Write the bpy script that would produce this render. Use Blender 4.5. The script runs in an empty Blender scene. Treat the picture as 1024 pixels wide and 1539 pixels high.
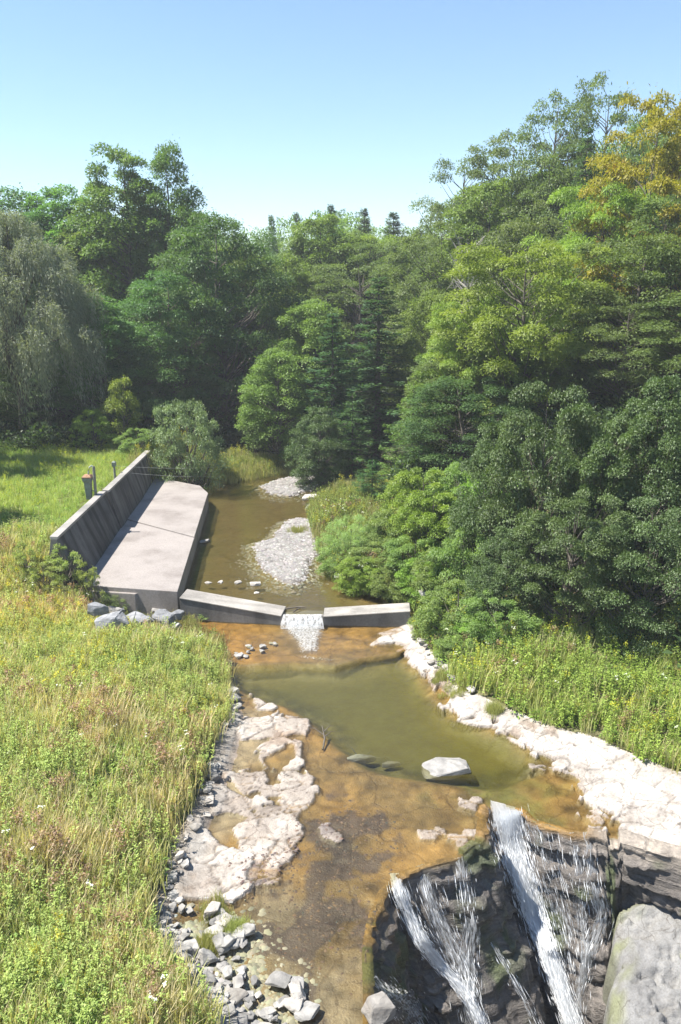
import bpy, math, random
import numpy as np
from mathutils import Vector, Matrix
from mathutils.bvhtree import BVHTree
R_ = math.radians
rng = np.random.default_rng(7); random.seed(7)
sc = bpy.context.scene
C = sc.collection

# ------------------------------------------------------------------ camera frame (photo pixels 1024 x 1539)
CAMZ, FPX, PITCH = 14.0, 1231.0, R_(15.4)
cp, sp = math.cos(PITCH), math.sin(PITCH)
def ray(px, py):
    a, b = (px-512)/FPX, (769.5-py)/FPX
    return Vector((a, cp+b*sp, -sp+b*cp))
def G(px, py, z=0.0):
    d = ray(px, py); t = (z-CAMZ)/d.z
    return Vector((d.x*t, d.y*t, z))
def at(px, py, Y):
    d = ray(px, py); t = Y/d.y
    return Vector((d.x*t, Y, CAMZ+d.z*t))
def GP(pts, z=0.0):
    return np.array([[*G(p[0], p[1], z if len(p) < 3 else p[2])][:2] for p in pts])

# ------------------------------------------------------------------ numeric helpers
def hsh(ix, iy, seed):
    n = (ix.astype(np.int64)*374761393 + iy.astype(np.int64)*668265263 + seed*1274126177) & 0x7fffffff
    n = ((n ^ (n >> 13))*1103515245) & 0x7fffffff
    n = (n ^ (n >> 16)) & 0xffff
    return n/65535.0
def vn(x, y, seed=0):
    x = np.asarray(x, float); y = np.asarray(y, float)
    ix, iy = np.floor(x), np.floor(y); fx, fy = x-ix, y-iy
    u, v = fx*fx*(3-2*fx), fy*fy*(3-2*fy)
    a, b = hsh(ix, iy, seed), hsh(ix+1, iy, seed); c, d = hsh(ix, iy+1, seed), hsh(ix+1, iy+1, seed)
    return (a*(1-u)+b*u)*(1-v)+(c*(1-u)+d*u)*v
def fbm(x, y, s, seed=0, oct=4):
    r, a, t = 0, .5, 0
    for k in range(oct):
        r = r+a*vn(np.asarray(x)/s*2**k, np.asarray(y)/s*2**k, seed+k*17); t += a; a *= .5
    return r/t-.5
def ss(x, a, b):
    t = np.clip((np.asarray(x, float)-a)/(b-a), 0, 1); return t*t*(3-2*t)
def lerp(a, b, t):
    t = np.asarray(t)[..., None]; return np.asarray(a)*(1-t)+np.asarray(b)*t
def sdf(poly, X, Y, margin=2.0):
    """signed distance, positive inside; clipped to -margin away from the polygon's box"""
    X = np.asarray(X, float); Y = np.asarray(Y, float)
    out = np.full(X.shape, -margin)
    m = (X > poly[:, 0].min()-margin) & (X < poly[:, 0].max()+margin) & (Y > poly[:, 1].min()-margin) & (Y < poly[:, 1].max()+margin)
    if not m.any(): return out
    x, y = X[m], Y[m]
    d = np.full(x.shape, 1e9); ins = np.zeros(x.shape, bool)
    n = len(poly)
    for i in range(n):
        ax, ay = poly[i]; bx, by = poly[(i+1) % n]
        ex, ey = bx-ax, by-ay; wx, wy = x-ax, y-ay
        t = np.clip((wx*ex+wy*ey)/(ex*ex+ey*ey+1e-12), 0, 1)
        d = np.minimum(d, (wx-ex*t)**2+(wy-ey*t)**2)
        if ay != by:
            c = ((ay > y) != (by > y)) & (x < (bx-ax)*(y-ay)/(by-ay)+ax)
            ins ^= c
    d = np.sqrt(d); out[m] = np.where(ins, d, -d)
    return out

# ------------------------------------------------------------------ mesh / object helpers
def mk(name, V, F, mat, parent=None, col=None, uv=None, smooth=False):
    me = bpy.data.meshes.new(name)
    V = np.asarray(V, np.float32).reshape(-1, 3)
    groups = F if isinstance(F, list) else [F]
    groups = [np.asarray(f, np.int32) for f in groups if len(f)]
    me.vertices.add(len(V)); me.vertices.foreach_set('co', V.ravel())
    tot = sum(f.size for f in groups); npoly = sum(len(f) for f in groups)
    me.loops.add(tot); me.loops.foreach_set('vertex_index', np.concatenate([f.ravel() for f in groups]))
    me.polygons.add(npoly)
    sizes = np.concatenate([np.full(len(f), f.shape[1], np.int32) for f in groups])
    me.polygons.foreach_set('loop_start', np.concatenate([[0], np.cumsum(sizes)[:-1]]).astype(np.int32))
    if smooth: me.polygons.foreach_set('use_smooth', np.ones(npoly, bool))
    me.update(calc_edges=True)
    if col is not None:
        a = me.color_attributes.new('Col', 'FLOAT_COLOR', 'POINT')
        c = np.ones((len(V), 4), np.float32); c[:, :3] = col; a.data.foreach_set('color', c.ravel())
    if uv is not None:
        l = me.uv_layers.new(name='UVMap'); idx = np.concatenate([f.ravel() for f in groups])
        l.data.foreach_set('uv', np.asarray(uv, np.float32)[idx].ravel())
    if mat: me.materials.append(mat)
    me.validate()
    o = bpy.data.objects.new(name, me); C.objects.link(o)
    if parent: o.parent = parent
    return o
def tag(o, label=None, cat=None, group=None, kind=None):
    if label: o['label'] = label
    if cat: o['category'] = cat
    if group: o['group'] = group
    if kind: o['kind'] = kind
    return o
def empty(name, loc, rz=0):
    o = bpy.data.objects.new(name, None); C.objects.link(o); o.location = loc; o.rotation_euler = (0, 0, rz); o.empty_display_size = .2
    return o
def prism(bot, top):
    n = len(bot); V = [tuple(p) for p in bot]+[tuple(p) for p in top]
    faces = [list(range(n))[::-1], list(range(n, 2*n))]+[[i, (i+1) % n, n+(i+1) % n, n+i] for i in range(n)]
    return V, faces
def pyobj(name, V, faces, mat, parent=None, bevel=0):
    me = bpy.data.meshes.new(name); me.from_pydata([tuple(v) for v in V], [], faces); me.update()
    import bmesh
    bm = bmesh.new(); bm.from_mesh(me); bmesh.ops.recalc_face_normals(bm, faces=bm.faces)
    if bevel: bmesh.ops.bevel(bm, geom=bm.edges[:], offset=bevel, segments=2, profile=.6, affect='EDGES')
    bm.to_mesh(me); bm.free()
    if mat: me.materials.append(mat)
    o = bpy.data.objects.new(name, me); C.objects.link(o)
    if parent: o.parent = parent
    return o
def tube(path, rad, n=6):
    P = np.asarray(path, float); k = len(P); rad = np.broadcast_to(np.asarray(rad, float), (k,))
    T = np.gradient(P, axis=0); T /= np.linalg.norm(T, axis=1, keepdims=True)+1e-9
    ref = np.where(np.abs(T[:, 2:3]) > .9, [[1., 0, 0]], [[0, 0, 1.]])
    A = np.cross(T, ref); A /= np.linalg.norm(A, axis=1, keepdims=True)+1e-9; B = np.cross(T, A)
    th = np.linspace(0, 2*np.pi, n, endpoint=False)
    V = P[:, None]+rad[:, None, None]*(np.cos(th)[None, :, None]*A[:, None]+np.sin(th)[None, :, None]*B[:, None])
    i, j = np.meshgrid(np.arange(k-1), np.arange(n), indexing='ij'); j2 = (j+1) % n
    F = np.stack([i*n+j, i*n+j2, (i+1)*n+j2, (i+1)*n+j], -1).reshape(-1, 4)
    return V.reshape(-1, 3), F
def join(parts):
    V, F, o = [], [], 0
    for v, f in parts: V.append(v); F.append(f+o); o += len(v)
    return np.concatenate(V), np.concatenate(F)
def grid_faces(nx, ny):
    i, j = np.meshgrid(np.arange(nx-1), np.arange(ny-1), indexing='ij')
    a = i*ny+j
    return np.stack([a, a+ny, a+ny+1, a+1], -1)

# ------------------------------------------------------------------ materials
def nt(name):
    m = bpy.data.materials.new(name); m.use_nodes = True; t = m.node_tree
    for n in list(t.nodes): t.nodes.remove(n)
    out = t.nodes.new('ShaderNodeOutputMaterial')
    def N(k, **kw):
        n = t.nodes.new(k)
        for a, v in kw.items():
            if a.startswith('i_'):
                a = a[2:]; a = int(a) if a.isdigit() else a.replace('__', ' ')
                n.inputs[a].default_value = v
            else: setattr(n, a, v)
        return n
    L = lambda a, b: t.links.new(a, b)
    return m, t, out, N, L
def mathn(N, L, op, a, b):
    n = N('ShaderNodeMath', operation=op)
    for i, v in enumerate((a, b)):
        if isinstance(v, (int, float)): n.inputs[i].default_value = v
        elif v is not None: L(v, n.inputs[i])
    return n.outputs[0]
def ramp(N, L, src, stops):
    r = N('ShaderNodeValToRGB'); e = r.color_ramp.elements
    while len(e) > 1: e.remove(e[-1])
    e[0].position, e[0].color = stops[0][0], (*stops[0][1], 1)
    for p, c in stops[1:]:
        x = e.new(p); x.color = (*c, 1)
    L(src, r.inputs[0]); return r.outputs[0]
def mulcol(N, L, a, b, fac=1.0, mode='MULTIPLY'):
    m = N('ShaderNodeMix', data_type='RGBA', blend_type=mode); m.inputs[0].default_value = fac
    L(a, m.inputs[6]); L(b, m.inputs[7]); return m.outputs[2]

def leaf_material(name, gloss=.03, trans=.42):
    m, t, out, N, L = nt(name)
    a = N('ShaderNodeAttribute', attribute_name='Col'); oi = N('ShaderNodeObjectInfo')
    hs = N('ShaderNodeHueSaturation')
    h = N('ShaderNodeMapRange', i_3=.485, i_4=.515); L(oi.outputs['Random'], h.inputs[0]); L(h.outputs[0], hs.inputs['Hue'])
    v = N('ShaderNodeMapRange', i_3=.88, i_4=1.12); L(oi.outputs['Random'], v.inputs[0]); L(v.outputs[0], hs.inputs['Value'])
    L(a.outputs['Color'], hs.inputs['Color'])
    d = N('ShaderNodeBsdfDiffuse'); tr = N('ShaderNodeBsdfTranslucent'); g = N('ShaderNodeBsdfGlossy', i_Roughness=.55)
    L(hs.outputs[0], d.inputs[0])
    tc = N('ShaderNodeMix', data_type='RGBA', blend_type='MULTIPLY'); tc.inputs[0].default_value = 1
    L(hs.outputs[0], tc.inputs[6]); tc.inputs[7].default_value = (1.25, 1.3, .55, 1); L(tc.outputs[2], tr.inputs[0])
    m1 = N('ShaderNodeMixShader'); m1.inputs[0].default_value = trans; L(d.outputs[0], m1.inputs[1]); L(tr.outputs[0], m1.inputs[2])
    m2 = N('ShaderNodeMixShader'); m2.inputs[0].default_value = gloss; L(m1.outputs[0], m2.inputs[1]); L(g.outputs[0], m2.inputs[2])
    L(m2.outputs[0], out.inputs[0]); return m
LEAF = leaf_material('leaf'); GRASS = leaf_material('grass_blade', .02, .4)
WAXY = leaf_material('waxy_leaf', .04, .3)

def simple(name, col, rough=.8, nscale=6., var=.35, bump=.3, bscale=30., metallic=0):
    m, t, out, N, L = nt(name)
    tc = N('ShaderNodeTexCoord'); n1 = N('ShaderNodeTexNoise', i_Scale=nscale, i_Detail=6.); L(tc.outputs['Object'], n1.inputs['Vector'])
    lo = tuple(c*(1-var) for c in col); hi = tuple(min(1, c*(1+var)) for c in col)
    c = ramp(N, L, n1.outputs[0], [(.3, lo), (.7, hi)])
    p = N('ShaderNodeBsdfPrincipled', i_Roughness=rough, i_Metallic=metallic); L(c, p.inputs['Base Color'])
    n2 = N('ShaderNodeTexNoise', i_Scale=bscale, i_Detail=5.); L(tc.outputs['Object'], n2.inputs['Vector'])
    b = N('ShaderNodeBump', i_Strength=bump, i_Distance=.03); L(n2.outputs[0], b.inputs['Height']); L(b.outputs[0], p.inputs['Normal'])
    L(p.outputs[0], out.inputs[0]); return m
BARK = simple('bark', (.10, .085, .07), .9, 5., .4, .6, 18.)
PALEBARK = simple('pale_bark', (.30, .28, .25), .9, 5., .35, .5, 18.)
STEEL = simple('painted_steel', (.17, .20, .17), .6, 9., .25, .1)
RUST = simple('rusty_steel', (.30, .17, .10), .8, 12., .5, .2)
POSTM = simple('weathered_post', (.20, .20, .17), .85, 8., .3, .2)
WIREM = simple('wire', (.55, .55, .53), .5, 9., .1, .0)

def stone_material(name, lo, mid, hi):
    m, t, out, N, L = nt(name)
    tc = N('ShaderNodeTexCoord'); geo = N('ShaderNodeNewGeometry'); oi = N('ShaderNodeObjectInfo')
    n1 = N('ShaderNodeTexNoise', i_Scale=3., i_Detail=8., i_Roughness=.65); L(geo.outputs['Position'], n1.inputs['Vector'])
    c = ramp(N, L, n1.outputs[0], [(.28, lo), (.5, mid), (.72, hi)])
    mp = N('ShaderNodeMapping'); mp.inputs['Scale'].default_value = (2, 2, 26); L(geo.outputs['Position'], mp.inputs[0])
    n3 = N('ShaderNodeTexNoise', i_Scale=1., i_Detail=3.); L(mp.outputs[0], n3.inputs['Vector'])
    st = ramp(N, L, n3.outputs[0], [(.35, (.6, .6, .6)), (.55, (1, 1, 1))])
    c = mulcol(N, L, c, st, .7)
    hs = N('ShaderNodeHueSaturation'); v = N('ShaderNodeMapRange', i_3=.65, i_4=1.2); L(oi.outputs['Random'], v.inputs[0]); L(v.outputs[0], hs.inputs['Value']); L(c, hs.inputs['Color'])
    p = N('ShaderNodeBsdfPrincipled', i_Roughness=.85); L(hs.outputs[0], p.inputs['Base Color'])
    n2 = N('ShaderNodeTexNoise', i_Scale=14., i_Detail=8., i_Roughness=.7); L(geo.outputs['Position'], n2.inputs['Vector'])
    b = N('ShaderNodeBump', i_Strength=.6, i_Distance=.04); L(n2.outputs[0], b.inputs['Height']); L(b.outputs[0], p.inputs['Normal'])
    L(p.outputs[0], out.inputs[0]); return m
STONE = stone_material('grey_stone', (.19, .18, .175), (.29, .28, .265), (.40, .38, .355))
WARMSTONE = stone_material('pale_stone', (.27, .24, .21), (.36, .335, .305), (.47, .44, .40))
BOULDER = stone_material('boulder_stone', (.11, .112, .118), (.19, .195, .205), (.30, .30, .31))

def rock_bed_material(name='bed'):
    """colour comes from the Col attribute (rock, algae, mud), with fine grain, joints and cracks"""
    m, t, out, N, L = nt(name)
    geo = N('ShaderNodeNewGeometry'); a = N('ShaderNodeAttribute', attribute_name='Col'); w = N('ShaderNodeAttribute', attribute_name='Wet')
    n1 = N('ShaderNodeTexNoise', i_Scale=2.6, i_Detail=9., i_Roughness=.68); L(geo.outputs['Position'], n1.inputs['Vector'])
    g1 = ramp(N, L, n1.outputs[0], [(.28, (.62, .6, .57)), (.5, (.95, .95, .95)), (.72, (1.15, 1.15, 1.15))])
    c = mulcol(N, L, a.outputs['Color'], g1, .85)
    n3 = N('ShaderNodeTexNoise', i_Scale=22., i_Detail=4.); L(geo.outputs['Position'], n3.inputs['Vector'])
    g3 = ramp(N, L, n3.outputs[0], [(.35, (.72, .7, .67)), (.55, (1, 1, 1))]); c = mulcol(N, L, c, g3, .55)
    # joints : warped voronoi edges
    nw = N('ShaderNodeTexNoise', i_Scale=.9, i_Detail=4.); L(geo.outputs['Position'], nw.inputs['Vector'])
    ad = N('ShaderNodeVectorMath', operation='MULTIPLY_ADD'); L(nw.outputs['Color'], ad.inputs[0]); ad.inputs[1].default_value = (1.6, 1.6, 0); L(geo.outputs['Position'], ad.inputs[2])
    vo = N('ShaderNodeTexVoronoi', feature='DISTANCE_TO_EDGE', i_Scale=.42); L(ad.outputs[0], vo.inputs['Vector'])
    cr = ramp(N, L, vo.outputs['Distance'], [(.0, (.30, .27, .24)), (.012, (.55, .5, .47)), (.03, (1, 1, 1))]); si = N('ShaderNodeAttribute', attribute_name='Silt'); sf = N('ShaderNodeMapRange', i_3=.38, i_4=0.); L(si.outputs['Fac'], sf.inputs[0])
    mj = N('ShaderNodeMix', data_type='RGBA', blend_type='MULTIPLY'); L(sf.outputs[0], mj.inputs[0]); L(c, mj.inputs[6]); L(cr, mj.inputs[7]); c = mj.outputs[2]
    vo2 = N('ShaderNodeTexVoronoi', feature='DISTANCE_TO_EDGE', i_Scale=1.5); L(ad.outputs[0], vo2.inputs['Vector'])
    cr2 = ramp(N, L, vo2.outputs['Distance'], [(.0, (.45, .41, .38)), (.022, (1, 1, 1))])
    mk_ = N('ShaderNodeTexNoise', i_Scale=.7, i_Detail=2.); L(geo.outputs['Position'], mk_.inputs['Vector']); mf = N('ShaderNodeMapRange', i_1=.42, i_2=.55, i_3=0., i_4=.9); L(mk_.outputs[0], mf.inputs[0])
    mm = N('ShaderNodeMix', data_type='RGBA', blend_type='MULTIPLY'); L(mf.outputs[0], mm.inputs[0]); L(c, mm.inputs[6]); L(cr2, mm.inputs[7]); c = mm.outputs[2]
    p = N('ShaderNodeBsdfPrincipled'); L(c, p.inputs['Base Color'])
    rr = N('ShaderNodeMapRange', i_3=.9, i_4=.45); L(w.outputs['Fac'], rr.inputs[0]); L(rr.outputs[0], p.inputs['Roughness'])
    s1 = mathn(N, L, 'MULTIPLY', n3.outputs[0], .35); hgt = mathn(N, L, 'ADD', n1.outputs[0], s1)
    crf = N('ShaderNodeMapRange', i_1=0., i_2=.03, i_3=-.4, i_4=0.); L(vo.outputs['Distance'], crf.inputs[0]); hgt = mathn(N, L, 'ADD', hgt, mathn(N, L, 'MULTIPLY', crf.outputs[0], sf.outputs[0]))
    nl_ = N('ShaderNodeTexNoise', i_Scale=1.7, i_Detail=6., i_Roughness=.6); L(geo.outputs['Position'], nl_.inputs['Vector'])
    sn = mathn(N, L, 'SNAP', nl_.outputs[0], .055); dry_ = N('ShaderNodeMapRange', i_3=3.2, i_4=.5); L(w.outputs['Fac'], dry_.inputs[0]); hgt = mathn(N, L, 'ADD', hgt, mathn(N, L, 'MULTIPLY', sn, dry_.outputs[0]))
    b = N('ShaderNodeBump', i_Strength=.75, i_Distance=.07); L(hgt, b.inputs['Height']); L(b.outputs[0], p.inputs['Normal'])
    L(p.outputs[0], out.inputs[0]); return m
BED = rock_bed_material()

def soil_material():
    m, t, out, N, L = nt('soil')
    geo = N('ShaderNodeNewGeometry'); a = N('ShaderNodeAttribute', attribute_name='Col')
    n1 = N('ShaderNodeTexNoise', i_Scale=3., i_Detail=8.); L(geo.outputs['Position'], n1.inputs['Vector'])
    g1 = ramp(N, L, n1.outputs[0], [(.3, (.6, .55, .5)), (.6, (1.1, 1.1, 1.1))]); c = mulcol(N, L, a.outputs['Color'], g1, .9)
    p = N('ShaderNodeBsdfPrincipled', i_Roughness=.95); L(c, p.inputs['Base Color'])
    b = N('ShaderNodeBump', i_Strength=.8, i_Distance=.08); L(n1.outputs[0], b.inputs['Height']); L(b.outputs[0], p.inputs['Normal'])
    L(p.outputs[0], out.inputs[0]); return m
SOIL = soil_material()

def cliff_material():
    m, t, out, N, L = nt('wet_cliff')
    geo = N('ShaderNodeNewGeometry'); a = N('ShaderNodeAttribute', attribute_name='Col'); w = N('ShaderNodeAttribute', attribute_name='Wet')
    mp = N('ShaderNodeMapping'); mp.inputs['Scale'].default_value = (1.3, 1.3, 9); L(geo.outputs['Position'], mp.inputs[0])
    n1 = N('ShaderNodeTexNoise', i_Scale=1., i_Detail=9., i_Roughness=.7); L(mp.outputs[0], n1.inputs['Vector'])
    g1 = ramp(N, L, n1.outputs[0], [(.3, (.45, .43, .42)), (.5, (.95, .95, .95)), (.7, (1.8, 1.75, 1.7))]); c = mulcol(N, L, a.outputs['Color'], g1, .9)
    n2 = N('ShaderNodeTexNoise', i_Scale=9., i_Detail=6., i_Roughness=.7); L(geo.outputs['Position'], n2.inputs['Vector'])
    g2 = ramp(N, L, n2.outputs[0], [(.3, (.6, .6, .6)), (.6, (1.15, 1.15, 1.15))]); c = mulcol(N, L, c, g2, .8)
    p = N('ShaderNodeBsdfPrincipled'); L(c, p.inputs['Base Color'])
    rr = N('ShaderNodeMapRange', i_3=.85, i_4=.32); L(w.outputs['Fac'], rr.inputs[0]); L(rr.outputs[0], p.inputs['Roughness'])
    h = mathn(N, L, 'ADD', n1.outputs[0], mathn(N, L, 'MULTIPLY', n2.outputs[0], .5))
    b = N('ShaderNodeBump', i_Strength=.9, i_Distance=.12); L(h, b.inputs['Height']); L(b.outputs[0], p.inputs['Normal'])
    L(p.outputs[0], out.inputs[0]); return m
CLIFF = cliff_material()

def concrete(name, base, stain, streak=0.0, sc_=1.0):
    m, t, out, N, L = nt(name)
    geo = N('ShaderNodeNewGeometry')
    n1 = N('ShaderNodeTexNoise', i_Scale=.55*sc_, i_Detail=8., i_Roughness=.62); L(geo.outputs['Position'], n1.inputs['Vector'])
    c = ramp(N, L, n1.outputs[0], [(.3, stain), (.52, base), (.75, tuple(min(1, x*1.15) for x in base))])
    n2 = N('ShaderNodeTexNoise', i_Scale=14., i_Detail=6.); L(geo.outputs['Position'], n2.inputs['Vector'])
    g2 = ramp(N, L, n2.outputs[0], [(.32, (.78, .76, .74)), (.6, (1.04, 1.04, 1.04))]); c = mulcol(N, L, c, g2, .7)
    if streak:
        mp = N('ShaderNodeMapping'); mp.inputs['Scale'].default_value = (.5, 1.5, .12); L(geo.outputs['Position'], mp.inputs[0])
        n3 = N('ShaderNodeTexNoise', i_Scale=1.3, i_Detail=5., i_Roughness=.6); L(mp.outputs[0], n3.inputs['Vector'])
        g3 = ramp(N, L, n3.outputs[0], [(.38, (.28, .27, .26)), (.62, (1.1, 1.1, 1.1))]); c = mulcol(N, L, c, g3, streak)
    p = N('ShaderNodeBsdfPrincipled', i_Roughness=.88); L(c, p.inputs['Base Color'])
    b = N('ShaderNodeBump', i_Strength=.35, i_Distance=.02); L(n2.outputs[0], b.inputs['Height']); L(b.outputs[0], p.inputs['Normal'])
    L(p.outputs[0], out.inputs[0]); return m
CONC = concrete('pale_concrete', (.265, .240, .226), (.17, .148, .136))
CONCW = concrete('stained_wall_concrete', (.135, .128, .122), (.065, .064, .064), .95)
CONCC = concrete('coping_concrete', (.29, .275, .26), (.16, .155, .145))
CONCF = concrete('weir_shaded_face_concrete', (.17, .165, .158), (.10, .098, .092), .6)  # stained concrete, with the shade of the weir's face painted into its dark tone
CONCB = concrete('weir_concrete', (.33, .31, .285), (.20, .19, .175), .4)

def water_material(name, tint, bump, scale, murk, tex=(1, 1, 1), gl=1.3):
    m, t, out, N, L = nt(name)
    geo = N('ShaderNodeNewGeometry'); mp = N('ShaderNodeMapping'); mp.inputs['Scale'].default_value = tex; L(geo.outputs['Position'], mp.inputs[0])
    n1 = N('ShaderNodeTexNoise', i_Scale=scale, i_Detail=5., i_Roughness=.6); L(mp.outputs[0], n1.inputs['Vector'])
    b = N('ShaderNodeBump', i_Strength=bump, i_Distance=.05); L(n1.outputs[0], b.inputs['Height'])
    tr = N('ShaderNodeBsdfTransparent'); tr.inputs[0].default_value = (*tint, 1)
    dp = N('ShaderNodeAttribute', attribute_name='Deep'); mu = N('ShaderNodeBsdfDiffuse'); mu.inputs[0].default_value = (*murk, 1); md = N('ShaderNodeMixShader'); L(dp.outputs['Fac'], md.inputs[0]); L(tr.outputs[0], md.inputs[1]); L(mu.outputs[0], md.inputs[2]); tr = md
    g = N('ShaderNodeBsdfGlossy', i_Roughness=.04); L(b.outputs[0], g.inputs['Normal'])
    fr = N('ShaderNodeFresnel', i_IOR=1.33); L(b.outputs[0], fr.inputs['Normal'])
    f = mathn(N, L, 'MULTIPLY', fr.outputs[0], gl)
    mx = N('ShaderNodeMixShader'); L(f, mx.inputs[0]); L(tr.outputs[0], mx.inputs[1]); L(g.outputs[0], mx.inputs[2])
    L(mx.outputs[0], out.inputs[0]); return m
WATER = water_material('stream_water', (.88, .88, .74), .4, 4., (.105, .088, .016))
WATERU = water_material('pond_water', (.85, .84, .70), .35, 3., (.095, .075, .028))

def foam_material(name, dens, stretch, scale, soft=.12):
    """falling white water: streaks of froth with gaps"""
    m, t, out, N, L = nt(name)
    uv = N('ShaderNodeUVMap', uv_map='UVMap'); mp = N('ShaderNodeMapping'); mp.inputs['Scale'].default_value = (scale, scale/stretch, 1); L(uv.outputs[0], mp.inputs[0])
    n1 = N('ShaderNodeTexNoise', i_Scale=1., i_Detail=8., i_Roughness=.72); L(mp.outputs[0], n1.inputs['Vector'])
    at_ = N('ShaderNodeAttribute', attribute_name='Col')
    thr = mathn(N, L, 'SUBTRACT', 1.0-dens, mathn(N, L, 'MULTIPLY', at_.outputs['Fac'], .34))
    d = mathn(N, L, 'SUBTRACT', n1.outputs[0], thr)
    al = N('ShaderNodeMapRange', i_1=0., i_2=soft); L(d, al.inputs[0])
    df = N('ShaderNodeBsdfDiffuse'); df.inputs['Color'].default_value = (.9, .92, .94, 1)
    trl = N('ShaderNodeBsdfTranslucent'); trl.inputs[0].default_value = (.9, .92, .94, 1)
    bp = N('ShaderNodeBump', i_Strength=1., i_Distance=.12); L(n1.outputs[0], bp.inputs['Height']); L(bp.outputs[0], df.inputs['Normal'])
    m1 = N('ShaderNodeMixShader'); m1.inputs[0].default_value = .65; L(df.outputs[0], m1.inputs[1]); L(trl.outputs[0], m1.inputs[2])
    tr = N('ShaderNodeBsdfTransparent'); mx = N('ShaderNodeMixShader'); L(al.outputs[0], mx.inputs[0]); L(tr.outputs[0], mx.inputs[1]); L(m1.outputs[0], mx.inputs[2])
    L(mx.outputs[0], out.inputs[0]); return m
FOAM = foam_material('white_water', .37, 5., 12., .13)
FOAMT = foam_material('thin_white_water', .262, 7., 20., .12)
FROTH = foam_material('froth', .33, 1.4, 12., .22)

# ------------------------------------------------------------------ the plan of the place (outlines on the ground)
ZU = .48                                               # level of the pond above the weir
LOWC = GP([(330, 1539), (283, 1480), (222, 1390), (255, 1275), (303, 1180), (332, 1090), (332, 1000), (285, 962), (205, 958), (150, 925), (118, 890)], .2)
CORR = np.concatenate([[[-3.2, -8.]], [[-2.7, 9.]], LOWC,
    GP([(125, 877), (236, 718)], 1.3),
    GP([(300, 722), (345, 722), (400, 712), (478, 700), (600, 690), (600, 712), (480, 745), (468, 765), (476, 800), (500, 852), (540, 890), (600, 905)], .6),
    GP([(622, 920), (640, 965), (672, 1010), (700, 1035), (760, 1062), (830, 1090), (900, 1112), (960, 1140), (1024, 1165), (1150, 1200)], .4),
    [[24., 17.], [40., 10.], [40., -8.]]])
POOL = GP([(318, 1003), (440, 998), (505, 1002), (555, 992), (600, 986), (632, 1010), (652, 1045), (690, 1078), (745, 1100), (800, 1132), (818, 1160), (760, 1186), (680, 1180), (600, 1168), (545, 1152), (490, 1110), (468, 1085), (430, 1062), (385, 1050), (345, 1030)])
SHELF = GP([(240, 940), (262, 925), (420, 928), (620, 930), (640, 960), (600, 982), (545, 990), (505, 1002), (440, 998), (370, 1003), (320, 1001), (300, 970)], .15)
GORGE_PX = [(556, 1480), (553, 1430), (560, 1375), (578, 1335), (598, 1312), (640, 1298), (690, 1285), (722, 1262), (726, 1232), (730, 1214), (760, 1211), (786, 1214), (800, 1229), (850, 1243), (885, 1250), (940, 1257), (985, 1272), (1024, 1284), (1100, 1308)]
gp = GP(GORGE_PX); g0 = GP([(556, 1539)])[0]
GORGE = np.concatenate([[[g0[0]+.1, -10.]], [g0], gp, [[30., 12.], [40., 6.], [40., -10.]]])
LEDGE = GP([(618, 930), (655, 935), (700, 985), (760, 1030), (900, 1070), (1060, 1130), (1160, 1190), (1700, 1330), (1700, 1560), (1160, 1330), (1024, 1284), (940, 1250), (905, 1247), (925, 1225), (880, 1200), (865, 1165), (820, 1140), (800, 1120), (745, 1090), (690, 1075), (665, 1055), (680, 1040), (655, 1030), (625, 995), (600, 983), (540, 985), (528, 972), (545, 950)], .15)
DRY = [  # outline, top, roughness
 ([(360, 1090), (372, 1075), (400, 1078), (420, 1070), (462, 1076), (455, 1098), (400, 1102), (365, 1102)], .10),
 ([(330, 1075), (345, 1062), (358, 1072), (352, 1084), (334, 1083)], .12),
 ([(375, 1042), (390, 1045), (405, 1057), (392, 1058)], .12),
 ([(385, 1130), (415, 1105), (447, 1112), (450, 1142), (430, 1150), (468, 1165), (472, 1195), (452, 1215), (450, 1250), (425, 1285), (370, 1282), (362, 1240), (385, 1215), (395, 1185), (375, 1178), (382, 1158), (398, 1148)], .10),
 ([(345, 1160), (392, 1152), (390, 1182), (370, 1188)], .08),
 ([(312, 1192), (335, 1180), (385, 1205), (375, 1218), (318, 1214)], .10),
 ([(262, 1310), (280, 1255), (300, 1235), (318, 1262), (372, 1285), (368, 1322), (340, 1345), (300, 1350), (268, 1340)], .16),
 ([(372, 1290), (420, 1298), (415, 1318), (374, 1325)], .02),
 ([(330, 955), (330, 948), (310, 952), (285, 960), (275, 948), (300, 938), (325, 945)], .34),
 ([(336, 975), (352, 974), (372, 985), (355, 990)], .27),
 ([(388, 956), (402, 950), (414, 960), (400, 966)], .26),
 ([(483, 1238), (497, 1233), (510, 1256), (492, 1258)], .05),
 ([(630, 1243), (655, 1244), (650, 1252), (634, 1252)], .07), ([(655, 1237), (670, 1237), (668, 1247), (657, 1247)], .06),
 ([(677, 1250), (700, 1252), (704, 1270), (682, 1268)], .07), ([(692, 1236), (716, 1240), (720, 1252), (700, 1246)], .06), ([(697, 1197), (716, 1196), (715, 1210), (700, 1208)], .06),
 ([(874, 1217), (886, 1217), (908, 1235), (893, 1236)], .06), ([(880, 1212), (892, 1212), (892, 1220)], .04), ([(800, 1146), (830, 1150), (818, 1156)], .05),
]
DRYP = [(GP(p, .12), z) for p, z in DRY]
DEBRIS = GP([(380, 1300), (440, 1290), (470, 1240), (520, 1215), (575, 1230), (575, 1300), (520, 1330), (560, 1370), (520, 1420), (480, 1470), (440, 1440), (430, 1360), (395, 1340)])
MUD = GP([(330, 1560), (400, 1440), (370, 1340), (440, 1310), (480, 1380), (470, 1440), (545, 1420), (555, 1560)])
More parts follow.
